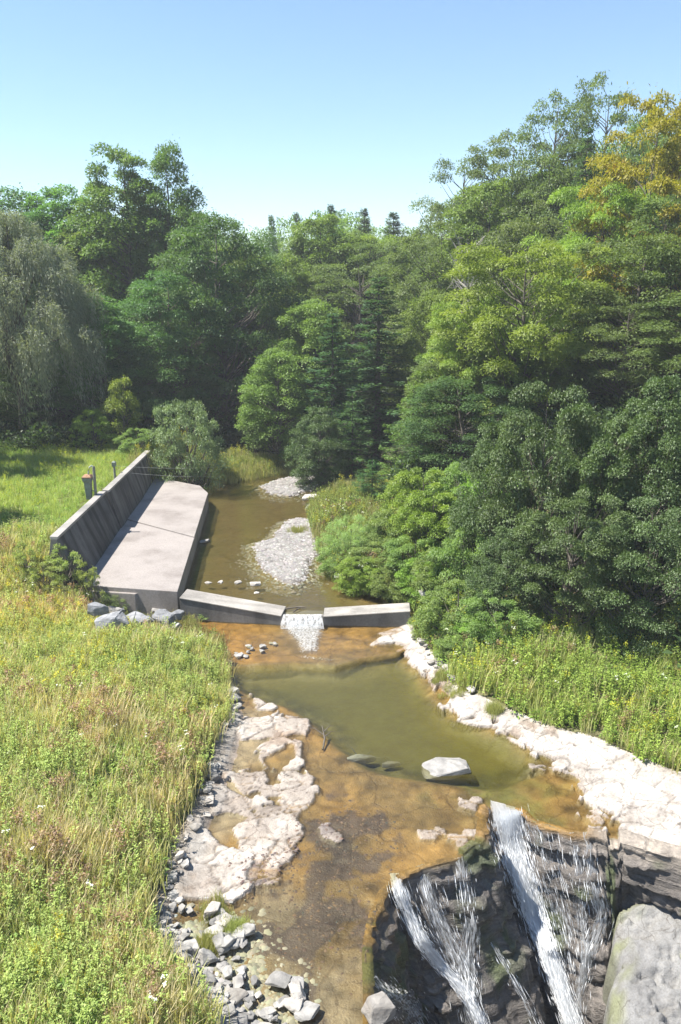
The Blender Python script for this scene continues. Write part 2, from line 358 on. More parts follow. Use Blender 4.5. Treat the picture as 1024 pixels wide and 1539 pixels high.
TANL = GP([(325, 1080), (370, 1060), (420, 1100), (370, 1160), (380, 1230), (320, 1260), (300, 1210), (330, 1150)])
BAR = GP([(372, 812), (398, 805), (425, 777), (450, 774), (480, 782), (490, 800), (478, 845), (468, 872), (440, 880), (415, 876), (385, 856), (372, 835)], .6)
BAR2 = GP([(385, 728), (420, 716), (480, 708), (520, 706), (480, 735), (440, 745), (400, 741)], .6)
WALLT = np.array([[*at(80, 808, 34.0)], [*at(222, 680, 54.0)]])
_w = [G(122, 879, 1.3), G(267, 889, 1.3)]+[G(px_, py_, .15) for px_, py_ in ((270, 931), (423, 939), (486, 940), (617, 942))]
_w[0].y -= .3; _w[1].y -= .3
def weir_line(x): return np.interp(x, [p.x for p in _w], [p.y for p in _w])+.5

def cells(x, y, s, seed):
    """jittered cells: a random value per cell and the gap between nearest and second nearest seed"""
    gx, gy = x/s, y/s; ix, iy = np.floor(gx), np.floor(gy); f1 = np.full(gx.shape, 9.); f2 = np.full(gx.shape, 9.); rv = np.zeros(gx.shape)
    for a in (-1, 0, 1):
        for b in (-1, 0, 1):
            cx, cy = ix+a, iy+b; d = np.hypot(cx+hsh(cx, cy, seed)-gx, cy+hsh(cx, cy, seed+5)-gy); c = hsh(cx, cy, seed+9)
            n = d < f1; f2 = np.where(n, f1, np.minimum(f2, d)); rv = np.where(n, c, rv); f1 = np.where(n, d, f1)
    return rv, (f2-f1)*s
def soft(v, k=.22):
    f = np.floor(v); return f+ss(v-f, .5-k, .5+k)
def terrain(X, Y, full=False):
    X = np.asarray(X, float); Y = np.asarray(Y, float)
    dc = sdf(CORR, X, Y, 60.); dout = np.maximum(-dc, 0)
    wl = WALLT[0, 0]+(WALLT[1, 0]-WALLT[0, 0])*(Y-WALLT[0, 1])/(WALLT[1, 1]-WALLT[0, 1])
    left = X < np.where(Y < 34, -1., np.where(Y < 55, -6., -8.5+.0*Y))
    n1 = fbm(X, Y, 6., 3); n2 = fbm(X, Y, 1.2, 11); n3 = fbm(X, Y, .35, 23, 3); n4 = fbm(X, Y, .62, 29, 3); nh = fbm(X, Y, 1.0, 131, 4)
    mead = ss(Y, 30.5, 35.5)
    tau = 2.6*(1-mead)+.35*mead
    zl = .15+(1.55*(1-mead)+2.75*mead*(1-.14*ss(Y, 36, 54)))*(1-np.exp(-dout/tau))+.02*np.minimum(dout, 40)+n1*.5*ss(dout, .5, 4)+n2*.15
    zl = np.where(Y > 55, .8+(zl-.8)*ss(-X, 8., 13.), zl)
    # right hillside and valley end
    up = ss(Y, 33, 37)*.3
    zr = .35+up+.7*ss(dout, 0, 3)+.40*np.maximum(dout-3.5, 0)*ss(X, -6, 6)+n1*.9*ss(dout, 1, 6)+n2*.2
    zr = np.where(zr > 20, 20+(zr-20)*.3, zr); zr = zr*(1-.75*ss(Y, 75, 120))
    zo = np.where(left, zl, zr)
    far = 15*ss(Y, 130, 300)
    zo = np.where(Y > 60, np.maximum(zo, .8+far*.8+n1), zo)+far*.25
    # stream bed
    step = .035*soft(fbm(X, Y, 3.2, 41)*6)
    bed = -.085+step+n2*.05+n3*.035
    sp_ = sdf(POOL, X, Y); ssf = sdf(SHELF, X, Y)
    bed = bed-.34*ss(sp_, -.1, .7)
    bed = bed+.17*ss(ssf, -.12, .1)
    W = .15*ss(ssf, -.15, .05)
    upper = Y > weir_line(X)
    W = np.where(upper, ZU, W)
    bu = ZU-.30+n1*.25+n2*.12+n3*.05
    b1 = sdf(BAR, X, Y); b2 = sdf(BAR2, X, Y)
    bu = np.maximum(bu, ZU-.32+.42*ss(b1+n2*.5, -.6, .8)+n3*.05)
    bu = np.maximum(bu, ZU-.3+.45*ss(b2+n2*.5, -.6, .9)+n3*.05)
    bed = np.where(upper, bu, bed)
    wx, wy = X+.5*fbm(X, Y, .9, 201, 3), Y+.5*fbm(X, Y, .9, 202, 3)
    c1, e1 = cells(wx, wy*1.25, .46, 210); c2, e2 = cells(wx*.8, wy, .95, 220)
    for p, z in DRYP:
        s = sdf(p, X, Y, 1.0); e = s+n2*.22+n3*.12+.24*(c1-.5)+.10*(c2-.5)+.10
        cand = .35*z-.095+.10*ss(e, -.02, .02)+.016*(c1-.4)+.024*(c2-.5)-.022*ss(e1, .04, .0)-.03*ss(e2, .06, 0)+n3*.009-.16*ss(nh, .075, .10)*ss(s, .05, .25)*(len(p) > 16)-1.5*ss(-e, .06, .7)
        bed = np.where(s > -.9, np.maximum(bed, cand), bed)
    sl = sdf(LEDGE, X, Y)
    terr = soft((sl+n1*.8)*1.6)/1.6
    bed = np.where(sl > -1, np.maximum(bed, -.22+.30*ss(sl+n2*.6+n3*.3+.5*(c1-.5), -.06, .03)+.13*np.clip(terr, 0, 3)+.06*(c2-.5)+.012*(c1-.5)-.04*ss(e2, .06, 0)-.014*ss(e1, .04, 0)+n3*.014-1.5*ss(-sl, .1, .95)), bed)
    # left margin of the bed rises into the bank
    edge = ss(dc, 1.0, 0)
    bed = bed+edge*.22*np.where(left, 1, .7)
    z = np.where(dc > 0, bed, zo)
    blend = ss(dc, -.35, 0); z = np.where(dc > 0, z, zo*(1-blend)+np.maximum(bed, .1)*blend) if True else z
    # keep the concrete's own ground low
    sg = sdf(GORGE, X, Y)
    zg = np.where(sg > .02, -9.2, z)
    if not full: return zg
    return dict(z=zg, z0=z, dc=dc, dout=dout, left=left, W=W, pool=sp_, shelf=ssf, ledge=sl, upper=upper, n1=n1, n2=n2, n3=n3, gorge=sg, b1=b1, b2=b2, c1=c1, e1=e1, c2=c2, e2=e2)
def H(x, y): return float(terrain(np.array([x]), np.array([y]))[0])

# ------------------------------------------------------------------ ground, stream bed, water
def axis(segs):
    out = [segs[0][0]]
    for a, b, s in segs: out += list(np.linspace(a, b, max(2, int(round((b-a)/s))+1))[1:])
    return np.array(out)
xs = axis([(-1500, -300, 150), (-300, -80, 18), (-80, -40, 3.), (-40, -14, .5), (-14, -8.5, .2), (-8.5, 12.5, .06), (12.5, 20, .3), (20, 60, 1.), (60, 110, 3.), (110, 300, 18), (300, 1500, 150)])
ys = axis([(-60, 8, 4.), (8, 12, .4), (12, 34, .06), (34, 42, .12), (42, 60, .25), (60, 80, 1.), (80, 140, 4.), (140, 400, 12), (400, 2000, 160)])
X, Y = np.meshgrid(xs, ys, indexing='ij'); nx, ny = X.shape
T = terrain(X.ravel(), Y.ravel(), True)
z = T['z']; xf, yf = X.ravel(), Y.ravel()
n1, n2, n3 = T['n1'], T['n2'], T['n3']
wetd = T['W']-T['z0']                                     # depth of water over the bed
dryrock = lerp((.33, .295, .265), (.46, .43, .395), np.clip(.6+n2*2.2+n3*1.2, 0, 1))
dryrock = lerp(dryrock, (.28, .215, .165), ss(fbm(xf, yf, 1.8, 77)+.5*fbm(xf, yf, .4, 78), .10, .3)*.8)
nA = fbm(xf, yf, 2.2, 51); nB = fbm(xf, yf, .8, 61); nC = fbm(xf, yf, 5., 91)
algae = lerp((.33, .185, .055), (.24, .15, .055), ss(nA, -.15, .2)); algae = lerp(algae, (.15, .15, .04), ss(nC+.5*nB, .08, .3)*.8)
algae = lerp(algae, (.15, .09, .04), ss(nB, .08, .28)*.7)
algae = lerp(algae, (.36, .27, .17), ss(sdf(TANL, xf, yf)+n2, -.4, .4)*.85)
algae = lerp(algae, (.31, .235, .15), ss(sdf(MUD, xf, yf)+n2*1.5, -.4, .5)*.8)
algae = lerp(algae, (.085, .058, .045), ss(sdf(DEBRIS, xf, yf)*.7+nB*2.6+nA*1.5+n3*1.6, .0, .5)*.9)
algae = lerp(algae, (.36, .18, .04), ss(T['shelf'], -.1, .3)*ss(-xf, 1., 5.)*.8)
algae = lerp(algae, (.155, .145, .038), ss(T['pool'], -.2, .5)*.75); algae = lerp(algae, (.088, .094, .022), ss(T['pool'], .4, 1.6))
upc = lerp((.23, .165, .07), (.155, .125, .05), np.clip(.5+n1*1.5+nB, 0, 1)); upc = lerp(upc, (.11, .10, .045), ss(wetd, .3, .6))
algae = algae*(.80*(1+1.1*n3+.9*nB))[:, None]*np.array((.95, 1.03, 1.35)); upc = upc*.8
algae = np.where(T['upper'][:, None], upc, algae)
grav = lerp((.18, .17, .16), (.26, .245, .235), np.clip(.5+n3*2, 0, 1))
dryrock = np.where(((T['b1'] > -1.5) | (T['b2'] > -1.5))[:, None] & T['upper'][:, None], grav, dryrock)
dryrock = dryrock*(.86+.3*T['c1']*.6+.3*T['c2']*.5)[:, None]; dryrock = lerp(dryrock, (.11, .095, .08), np.maximum(ss(T['e1'], .03, .0)*.4, ss(T['e2'], .05, 0)*.75)*(~T['upper']))
wet = ss(wetd+n3*.03, -.035, .0)
damp = ss(wetd+n3*.05, -.09, -.02)*(1-wet)
bedcol = lerp(dryrock, algae, wet); bedcol = lerp(bedcol, bedcol*np.array((.55, .47, .4)), damp*.7)
margin = ss(T['dc'], .9, .0)*np.where(T['left'], 1, .0)
bedcol = lerp(bedcol, (.15, .13, .105), margin*.7)
soil = lerp((.15, .12, .07), (.09, .10, .035), np.clip(.5+n1*2, 0, 1)); soil = lerp(soil, (.045, .05, .022), ss(yf+.8*xf, 40, 56))
soil = lerp(soil, (.14, .15, .05), ss(-(xf+1.), 0, 3)*ss(yf, 62, 56))
F = grid_faces(nx, ny)
fc = T['dc'].reshape(nx, ny); inside = (fc[:-1, :-1]+fc[1:, 1:])*.5 > 0
def submesh(name, sel, zz, mat, col=None, wetv=None, smooth=True, zoff=0., deepv=None):
    f = F[sel].reshape(-1, 4); u, inv = np.unique(f, return_inverse=True)
    o = mk(name, np.stack([xf[u], yf[u], zz[u]+zoff], -1), inv.reshape(-1, 4), mat, None, None if col is None else col[u], None, smooth)
    if deepv is not None: b_ = o.data.attributes.new('Deep', 'FLOAT', 'POINT'); b_.data.foreach_set('value', deepv[u].astype(np.float32))
    if wetv is not None:
        b_ = o.data.attributes.new('Silt', 'FLOAT', 'POINT'); b_.data.foreach_set('value', ss(T['pool'], .1, 1.)[u].astype(np.float32))
        a = o.data.attributes.new('Wet', 'FLOAT', 'POINT'); a.data.foreach_set('value', wetv[u].astype(np.float32))
    return tag(o, kind='structure')
submesh('ground', ~inside, z, SOIL, soil)
submesh('stream_bed', inside, z, BED, bedcol, np.clip(wet+damp*.6, 0, 1))
gz = T['gorge'].reshape(nx, ny); low = (T['z0']-T['W']).reshape(nx, ny)
def q(a): return np.minimum.reduce([a[:-1, :-1], a[1:, :-1], a[1:, 1:], a[:-1, 1:]])
def qx(a): return np.maximum.reduce([a[:-1, :-1], a[1:, :-1], a[1:, 1:], a[:-1, 1:]])
up2 = T['upper'].reshape(nx, ny)
wsel = (q(low) < .02) & (qx(fc) > -.3) & (qx(gz) < .09)
deep = np.where(T['upper'], .45*ss(wetd, .15, .4), .55*ss(T['pool']+n2*.5+n3*.2, -.1, 1.1))
submesh('stream_water', wsel & ~up2[:-1, :-1], T['W']+0*z, WATER, smooth=True, deepv=deep)
submesh('pond_water', wsel & up2[:-1, :-1] & up2[1:, 1:], T['W']+0*z, WATERU, deepv=deep)

# ------------------------------------------------------------------ cliff under the falls
def resample(P, step):
    P = np.asarray(P, float); d = np.concatenate([[0], np.cumsum(np.linalg.norm(np.diff(P, axis=0), axis=1))])
    s = np.linspace(0, d[-1], int(d[-1]/step)+2); return np.stack([np.interp(s, d, P[:, k]) for k in range(P.shape[1])], -1), s
lip_pts = np.concatenate([[[g0[0]+.08, 4.]], [g0], gp, [[30., 12.]]])
outx = {0: (.7, 0), 1: (.9, -.1)}
base_off = []
for i in range(len(lip_pts)):
    if i <= 3: o = (1.6, -.1)
    elif i <= 5: o = (2.2, -1.8)
    elif i <= 9: o = (2.9, -4.4)
    elif i <= 13: o = (2.5, -4.6)
    elif i <= 16: o = (1.2, -4.2)
    else: o = (-.1, -2.4)
    base_off.append(o)
LP, s = resample(np.concatenate([lip_pts, np.array(base_off)], 1), .07)
jit = .10*fbm(s, s*0, .4, 5)+.16*soft(fbm(s, s*0+7, 1.1, 9)*5, .08)*.6
Tn = np.gradient(LP[:, :2], axis=0); Tn /= np.linalg.norm(Tn, axis=1, keepdims=True); Nn = np.stack([Tn[:, 1], -Tn[:, 0]], -1)  # outward (into the gorge)
for k in range(40): Nn = (np.roll(Nn, 1, 0)+Nn+np.roll(Nn, -1, 0))/3
Nn /= np.linalg.norm(Nn, axis=1, keepdims=True)
lipz = terrain(LP[:, 0]-Nn[:, 0]*.25, LP[:, 1]-Nn[:, 1]*.25, True)['z0']
nu, zs = len(LP), np.concatenate([[.0], np.linspace(.02, 9.2, 150)])
rows, cols, wets = [], [], []
cap_in = LP[:, :2]-Nn*.30
rows.append(np.column_stack([cap_in, lipz-.10])); cap_in = LP[:, :2]-Nn*.12; rows.append(np.column_stack([cap_in, lipz+.012+.01*fbm(s, s*0, .2, 3)]))
NB = 52; bands = np.sort(np.concatenate([[0], rng.uniform(.05, 9.3, NB)])); prot = rng.uniform(-.17, .2, NB+1)
right_part = ss(LP[:, 0], 6.2, 7.6)
for d in zs:
    k = np.searchsorted(bands, d+.06*fbm(s, s*0+d, 2.5, 15)*2)-1; k = np.clip(k, 0, NB)
    pr = prot[k]*(.6+.8*vn(s/1.3+k*7.7, k*3.1+0*s, 33))
    off = LP[:, 2:]*(d/9.2)**1.15
    nz = .26*fbm(s, s*0+d, 1.4, 71)+.16*fbm(s*1., s*0+d, .35, 73)+.12*soft(fbm(s, s*0+d*.6, .8, 74)*6, .1)
    under = -.45*np.exp(-((d-1.15)/.28)**2)*right_part
    amp = ss(d, 0, .25)
    dis = np.maximum(jit+(pr+nz)*amp+.10, .03)+.34*ss(d, 1.15, .85)*right_part
    P = LP[:, :2]+off+Nn*dis[:, None]
    rows.append(np.column_stack([P, lipz-d+.0*s]))
V = np.stack(rows, 1); nr = V.shape[1]
dep = np.concatenate([[0, 0], zs]); S2, D2 = np.meshgrid(s, dep, indexing='ij')
base = lerp((.075, .067, .060), (.18, .16, .145), np.clip(.5+1.6*fbm(S2, D2*2, 1., 81), 0, 1))
base = lerp(base, (.23, .135, .05), ss(fbm(S2, D2, 1.2, 83), .12, .3)*.6*ss(D2, 3., .2))
base = lerp(base, (.21, .125, .04), ss(D2+.12*fbm(S2, D2, .4, 85), .14, .0)*(1-right_part)[:, None])
base = lerp(base, (.06, .085, .025), ss(fbm(S2, D2*.7, .9, 87), .06, .22)*.75)
base = lerp(base, (.30, .26, .22), ss(D2+.25*fbm(S2, D2, .5, 89), .42, .15)*right_part[:, None])
cl = mk('cliff', V.reshape(-1, 3), grid_faces(nu, nr).reshape(-1, 4), CLIFF, None, base.reshape(-1, 3), None, False)
a = cl.data.attributes.new('Wet', 'FLOAT', 'POINT'); a.data.foreach_set('value', (.85*(1-right_part[:, None]*.9)*np.ones_like(D2)).ravel().astype(np.float32))
tag(cl, kind='structure')
dg = bpy.context.evaluated_depsgraph_get()
BV = BVHTree.FromPolygons([tuple(v) for v in V.reshape(-1, 3)], [tuple(int(i) for i in f) for f in grid_faces(nu, nr).reshape(-1, 4)])
CO = Vector((0, 0, CAMZ))
def on_cliff(px, py):
    d = ray(px, py).normalized(); hit = BV.ray_cast(CO, d, 60)
    return hit[0] if hit[0] is not None else G(px, py, 0)

# pale rock block beside the falls, lower down
BLOCK = GP([(935, 1352, -1.3), (960, 1338, -1.25), (1024, 1332, -1.25), (1200, 1335, -1.25), (1250, 1620, -2.4), (912, 1620, -2.4), (918, 1539, -2.2), (922, 1470, -1.9), (940, 1425, -1.65), (925, 1395, -1.5)])
bx = np.arange(BLOCK[:, 0].min()-.6, min(BLOCK[:, 0].max(), 13)+.1, .05); by = np.arange(BLOCK[:, 1].min()-.5, BLOCK[:, 1].max()+.6, .05)
BX, BY = np.meshgrid(bx, by, indexing='ij'); sb = sdf(BLOCK, BX, BY)
e = sb+.25*fbm(BX, BY, .8, 5)+.08*fbm(BX, BY, .2, 6)
ztop = -1.28-.30*(18.2-BY)+.22*fbm(BX, BY, 1.5, 8)+.07*np.round(fbm(BX, BY, 1.1, 9)*6)*.6+.05*fbm(BX, BY, .25, 10)
ztop += -.22*ss(fbm(BX, BY*2.2, 1.1, 14), .10, .18)-.10*ss(fbm(BX, BY*2.5, .5, 15), .12, .17)
zb = ztop-.25*ss(e, .3, 0)-7.*ss(e, .0, -.45)
keep = q(sb) > -.58
Fb = grid_faces(*BX.shape)[keep].reshape(-1, 4)
moss = ss(e, .45, .05)*ss(fbm(BX, BY, .5, 17), -.25, .1)*(BX < BLOCK[0, 0]+.9)
bc = lerp((.19, .187, .183), (.27, .265, .257), np.clip(.5+1.5*fbm(BX, BY, .9, 11), 0, 1)); bc = lerp(bc, (.15, .165, .06), moss*.7)
bc = lerp(bc, (.23, .26, .05), ss(fbm(BX, BY, 1.1, 19), .2, .28)*.8); bc = lerp(bc, (.09, .085, .07), ss(e, -.05, -.2))
blk = mk('rock_ledge', np.stack([BX, BY, zb], -1).reshape(-1, 3), Fb, BED, None, bc.reshape(-1, 3), None, True)
a = blk.data.attributes.new('Wet', 'FLOAT', 'POINT'); a.data.foreach_set('value', np.zeros(BX.size, np.float32)); a = blk.data.attributes.new('Silt', 'FLOAT', 'POINT'); a.data.foreach_set('value', np.ones(BX.size, np.float32))
tag(blk, 'huge pale grey rock ledge with mossy edge, below the dry bank beside the waterfall', 'rock')

# ------------------------------------------------------------------ falling water
def fall(name, path, mat, off=.10, edge=1.0, label=None, lift_first=True, parent=None, dens=.0, bulge=.10, nW=13):
    """path: (px, py, width px) down the face; a bulging sheet laid over the rock, thick in the middle"""
    pts = []
    for px, py, w in path:
        h = on_cliff(px, py); d = (h-CO); depth = d.length
        pts.append((*h, w*depth/FPX*1.03))
    P, ss_ = resample(pts, .06); n = len(P)
    for k in range(6): P[1:-1] = (P[:-2]+P[1:-1]+P[2:])/3
    T_ = np.gradient(P[:, :3], axis=0); T_ /= np.linalg.norm(T_, axis=1, keepdims=True)+1e-9
    look = np.array(CO)-P[:, :3]; look /= np.linalg.norm(look, axis=1, keepdims=True)
    outw = np.array((.25, -.8, .5)); outw = np.broadcast_to(outw/np.linalg.norm(outw), T_.shape)
    S_ = np.cross(T_, outw); S_ /= np.linalg.norm(S_, axis=1, keepdims=True)+1e-9; S_ = np.where(S_[:, :1] < 0, -S_, S_); Nr = np.cross(S_, T_); Nr = np.where((Nr*outw).sum(1, keepdims=True) < 0, -Nr, Nr)
    u = np.linspace(-1, 1, nW); ramp_ = ss(ss_, 0, .4)
    lat = fbm(ss_[:, None]+0*u, u[None]*1.5+0*ss_[:, None], .5, 31)
    V = P[:, None, :3]+S_[:, None]*(u[None, :, None]*P[:, 3][:, None, None]*.5*(1+.25*lat[..., None]))+Nr[:, None]*((off*ramp_[:, None]+.03+bulge*(1-u[None]**2)*ramp_[:, None]+.06*lat)[..., None])
    UV = np.stack([u[None]*P[:, 3][:, None]*.5+0*ss_[:, None], np.broadcast_to(ss_[:, None], (n, nW))], -1)
    c = (1-np.abs(u)**2.2)[None]*edge+dens-(1-edge)*.3+0*ss_[:, None]
    c = c-.5*ss(np.abs(u), .75, 1.)[None]
    o = mk(name, V.reshape(-1, 3), grid_faces(n, nW).reshape(-1, 4), mat, parent, np.repeat(np.clip(c, 0, 1.5).reshape(-1, 1), 3, 1), UV.reshape(-1, 2), True)
    return o
FALLS = []
MAINP = [(757, 1209, 52), (758, 1222, 54), (768, 1265, 56), (785, 1320, 48), (802, 1375, 38), (820, 1430, 32), (838, 1485, 28), (862, 1550, 28), (890, 1620, 30)]
o = fall('waterfall', MAINP, FOAM, .12, 1.0, dens=.2); FALLS.append((o, MAINP, 9000, .62))
tag(o, 'broad bright white main waterfall plunging from the notch in the lip', 'waterfall')
LEFTP = [(592, 1313, 18), (598, 1340, 24), (612, 1375, 26), (632, 1415, 24), (660, 1450, 20), (690, 1482, 18), (712, 1518, 20), (735, 1575, 22)]
o = fall('waterfall', LEFTP, FOAM, .08, .9, dens=.05, bulge=.07); FALLS.append((o, LEFTP, 1500, .7))
tag(o, 'narrow white cascade sliding diagonally from the left end of the lip', 'waterfall')
thin = [
 ([(630, 1300, 26), (642, 1345, 34), (662, 1395, 40), (690, 1450, 34), (706, 1500, 26)], .16, 'thin broken trickle falling beside the diagonal cascade'),
 ([(690, 1288, 26), (698, 1335, 34), (704, 1390, 40), (700, 1440, 40), (702, 1500, 44), (720, 1570, 44)], .12, 'sparse veil of drops below the mossy rim near the main waterfall'),
 ([(882, 1250, 22), (885, 1290, 26), (893, 1340, 30), (903, 1380, 34), (884, 1430, 34), (868, 1490, 22), (866, 1560, 20)], .20, 'thin white thread of water nearest the pale rock ledge'),
 ([(812, 1238, 60), (822, 1290, 72), (838, 1345, 66), (852, 1400, 56), (862, 1460, 40)], -.02, 'wide thin sheet of sparkling water just right of the main waterfall'),
 ([(862, 1250, 30), (868, 1310, 34), (870, 1370, 30), (876, 1430, 26), (872, 1500, 24)], .08, 'faint trickle between the sparkling sheet and the thin white thread'),
 ([(560, 1470, 16), (585, 1495, 44), (612, 1520, 58), (640, 1565, 60)], .10, 'small spattering cascade at the foot of the dark left fissure'),
 ([(738, 1415, 9), (758, 1450, 12), (785, 1500, 13), (812, 1560, 14)], .12, 'faint narrow rivulet under the main waterfall on brown rock'),
]
for p, d, lb in thin:
    o = tag(fall('waterfall', p, FOAMT, .05, .85, dens=d, bulge=.03, nW=17), lb, 'waterfall'); FALLS.append((o, p, int(7.5*sum(q_[2] for q_ in p)/len(p)*(.45+2*max(d, .05))), .8))
def strands(parent, path, n, seed, wide=1.0, name='spray'):
    r = np.random.default_rng(seed); pts = []
    for px, py, w in path:
        h = on_cliff(px, py); pts.append((*h, w*(h-CO).length/FPX))
    P, s_ = resample(pts, .05)
    for k in range(5): P[1:-1] = (P[:-2]+P[1:-1]+P[2:])/3
    i_ = r.integers(7, len(P)-2, n); u = r.normal(0, .33, n)*wide; T_ = P[i_+1, :3]-P[i_, :3]; T_ /= np.linalg.norm(T_, axis=1, keepdims=True)+1e-9
    S_ = np.cross(T_, np.array((.25, -.8, .5))); S_ /= np.linalg.norm(S_, axis=1, keepdims=True)
    c = P[i_, :3]+S_*(u*P[i_, 3])[:, None]+np.array((.06, -.2, .12))*r.uniform(.3, 1.1, n)[:, None]*np.clip(i_/10., .6, 1)[:, None]
    # keep each drop clear of the rock
    for q_ in range(n):
        d = (Vector(c[q_])-CO); L_ = d.length; h = BV.ray_cast(CO, d/L_, 60)
        if h[0] is not None and h[3] < L_+.02: c[q_] = np.array(CO+d/L_*(h[3]-.04-.08*r.random()))
    ln = r.uniform(.08, .42, n)*(.4+r.random(n)); wd = r.uniform(.005, .015, n)
    D = T_+r.normal(0, .045, (n, 3)); V, F_, _ = leaves(c-D*ln[:, None]*.5, D, np.array((.2, -.85, .5))+r.normal(0, .5, (n, 3)), ln, wd, np.ones((n, 3)), .3)
    return tag(mk(name, V, F_, SPRAY, parent), kind='stuff')
SPRAY = simple('water_drops', (.86, .88, .90), .3, 3., .05, 0.)
def froth_patch(name, pts, z, lift, label, seed, dens=0., uvs=1.0):
    poly = GP(pts, z); x0, x1, y0, y1 = poly[:, 0].min()-.2, poly[:, 0].max()+.2, poly[:, 1].min()-.2, poly[:, 1].max()+.2
    gx, gy = np.meshgrid(np.arange(x0, x1, .05), np.arange(y0, y1, .05), indexing='ij'); sd_ = sdf(poly, gx, gy)
    zz = z+lift*ss(sd_, -.1, .3)*(.5+1.2*vn(gx*5, gy*5, seed))
    k = q(sd_) > -.12
    c = np.clip(ss(sd_+.25*fbm(gx, gy, .4, seed), -.1, .5)+dens, 0, 1.4)
    o = mk(name, np.stack([gx, gy, zz], -1).reshape(-1, 3), grid_faces(*gx.shape)[k].reshape(-1, 4), FROTH, None, np.repeat(c.reshape(-1, 1), 3, 1), np.stack([gx, gy], -1).reshape(-1, 2), True)
    return tag(o, label, 'foam', kind='stuff')

# ------------------------------------------------------------------ weir, spillway slab, side wall
def block(name, top, zb, mat, label=None, bevel=.03, parent=None, flare=0):
    bot = [(p[0], p[1]-flare if i in (0, 1) else p[1], zb) for i, p in enumerate(top)]
    V_, f_ = prism(bot, top); return pyobj(name, V_, f_, mat, parent, bevel)
def weir(bots, top_px, depth, label):
    """bots: pixels at the foot of the face (z .15); top_px: the crest's front edge above them"""
    f = []
    for (bx_, by_), (tx_, ty_) in zip(bots, top_px):
        yb = G(bx_, by_, .15).y; f.append(at(tx_, ty_, yb))
    d_ = (f[1]-f[0]); n_ = Vector((-d_.y, d_.x, 0)).normalized()*depth
    w_ = empty('weir', (f[0]+f[1])/2); tag(w_, label, 'weir'); lift = Vector((0, 0, .06))
    crest = [f[0]-n_*.03, f[1]-n_*.03, f[1]+n_, f[0]+n_]; body = [f[0], f[1], f[1]+n_*.97, f[0]+n_*.97]
    for nm, top, zb_, mt, bv in (('body', [p-lift for p in body], None, CONCF, .02), ('crest', crest, 'c', CONCB, .025)):  # dark body and pale crest put shaded face and sunlit top into colour
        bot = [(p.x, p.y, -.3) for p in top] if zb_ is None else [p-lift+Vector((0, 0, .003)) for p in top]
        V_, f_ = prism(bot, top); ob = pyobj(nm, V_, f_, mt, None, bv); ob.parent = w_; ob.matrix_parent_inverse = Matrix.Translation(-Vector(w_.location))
    return f, n_
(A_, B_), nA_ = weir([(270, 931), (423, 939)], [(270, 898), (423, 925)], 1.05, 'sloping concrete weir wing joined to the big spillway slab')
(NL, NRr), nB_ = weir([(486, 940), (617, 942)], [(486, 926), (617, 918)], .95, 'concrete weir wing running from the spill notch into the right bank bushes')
B2, NL2 = B_+nA_, NL+nB_
sill = block('weir_sill', [B_+Vector((.02, .3, -.16)), NL+Vector((-.02, .3, -.14)), NL2+Vector((-.02, -.05, -.12)), B2+Vector((.02, -.05, -.14))], -.25, CONCB, bevel=.03)
tag(sill, 'low wet concrete sill in the notch between the two weir wings', 'sill')
# debris sticks caught on the notch
for i, (px, py, ang, ln) in enumerate([(434, 915, .2, .9), (452, 913, -.3, .5), (446, 917, .9, .45)]):
    p = G(px, py, ZU+.05); d = Vector((math.cos(ang), math.sin(ang), .1))*ln*.5
    v, f = tube([p-d, p+Vector((0, 0, .03)), p+d], [.03, .035, .02])
    tag(mk('driftwood', v, f, BARK, smooth=True), ['longest dark stick caught across the weir notch', 'short stick lodged beside the weir notch water', 'short stick lying askew against the notch edge'][i], 'stick')
p = G(486, 1112, .0); prt = [tube([p+Vector((0, -.5, -.05)), p+Vector((.05, 0, .06)), p+Vector((-.05, .7, .10))], [.03, .03, .012], 6)]
for a_, q_ in ((.5, .15), (-.6, .35), (.4, .5)): prt.append(tube([p+Vector((0, q_-.1, .05)), p+Vector((a_*.5, q_+.15, .13)), p+Vector((a_*.8, q_+.2, .10))], [.018, .012, .006], 5))
v, f = join(prt); tag(mk('driftwood', v, f, BARK, smooth=True), 'dark branched twig sticking out of the pool beside the white slabs', 'stick')
# fall through the notch
xL, xR = B_.x+.08, NL.x-.08; y0 = B_.y+.32
uu, vv = np.meshgrid(np.linspace(0, 1, 40), np.linspace(0, 1, 40), indexing='ij')
xx = xL+(xR-xL)*uu+(uu-.5)*vv*.25; yy = y0-.75*vv**1.0-.12*np.sin(vv*3)
zz = ZU+.01-(ZU-.14)*vv**1.6+.05*fbm(xx*2, yy*3+vv*4, .3, 4)+.04*np.sin(vv*np.pi)
tag(mk('notch_fall', np.stack([xx, yy, zz], -1).reshape(-1, 3), grid_faces(40, 40).reshape(-1, 4), FOAM, None, np.full((1600, 3), .75), np.stack([xx*.7, vv*1.2], -1).reshape(-1, 2), True), 'short white fall spilling through the weir notch', 'waterfall')
froth_patch('foam', [(420, 926), (492, 926), (492, 950), (484, 985), (446, 985), (434, 960), (418, 940)], .16, .07, 'white foam churning below the weir notch', 3, .0)
froth_patch('foam', [(436, 984), (470, 982), (500, 988), (526, 988), (505, 1000), (470, 998), (440, 995)], .10, .05, 'thin line of foam where the shallow shelf drops into the pool', 8, -.25)
froth_patch('foam', [(465, 732), (480, 722), (492, 724), (476, 738)], .58, .08, 'white riffle where the stream enters the pond', 12, .15)

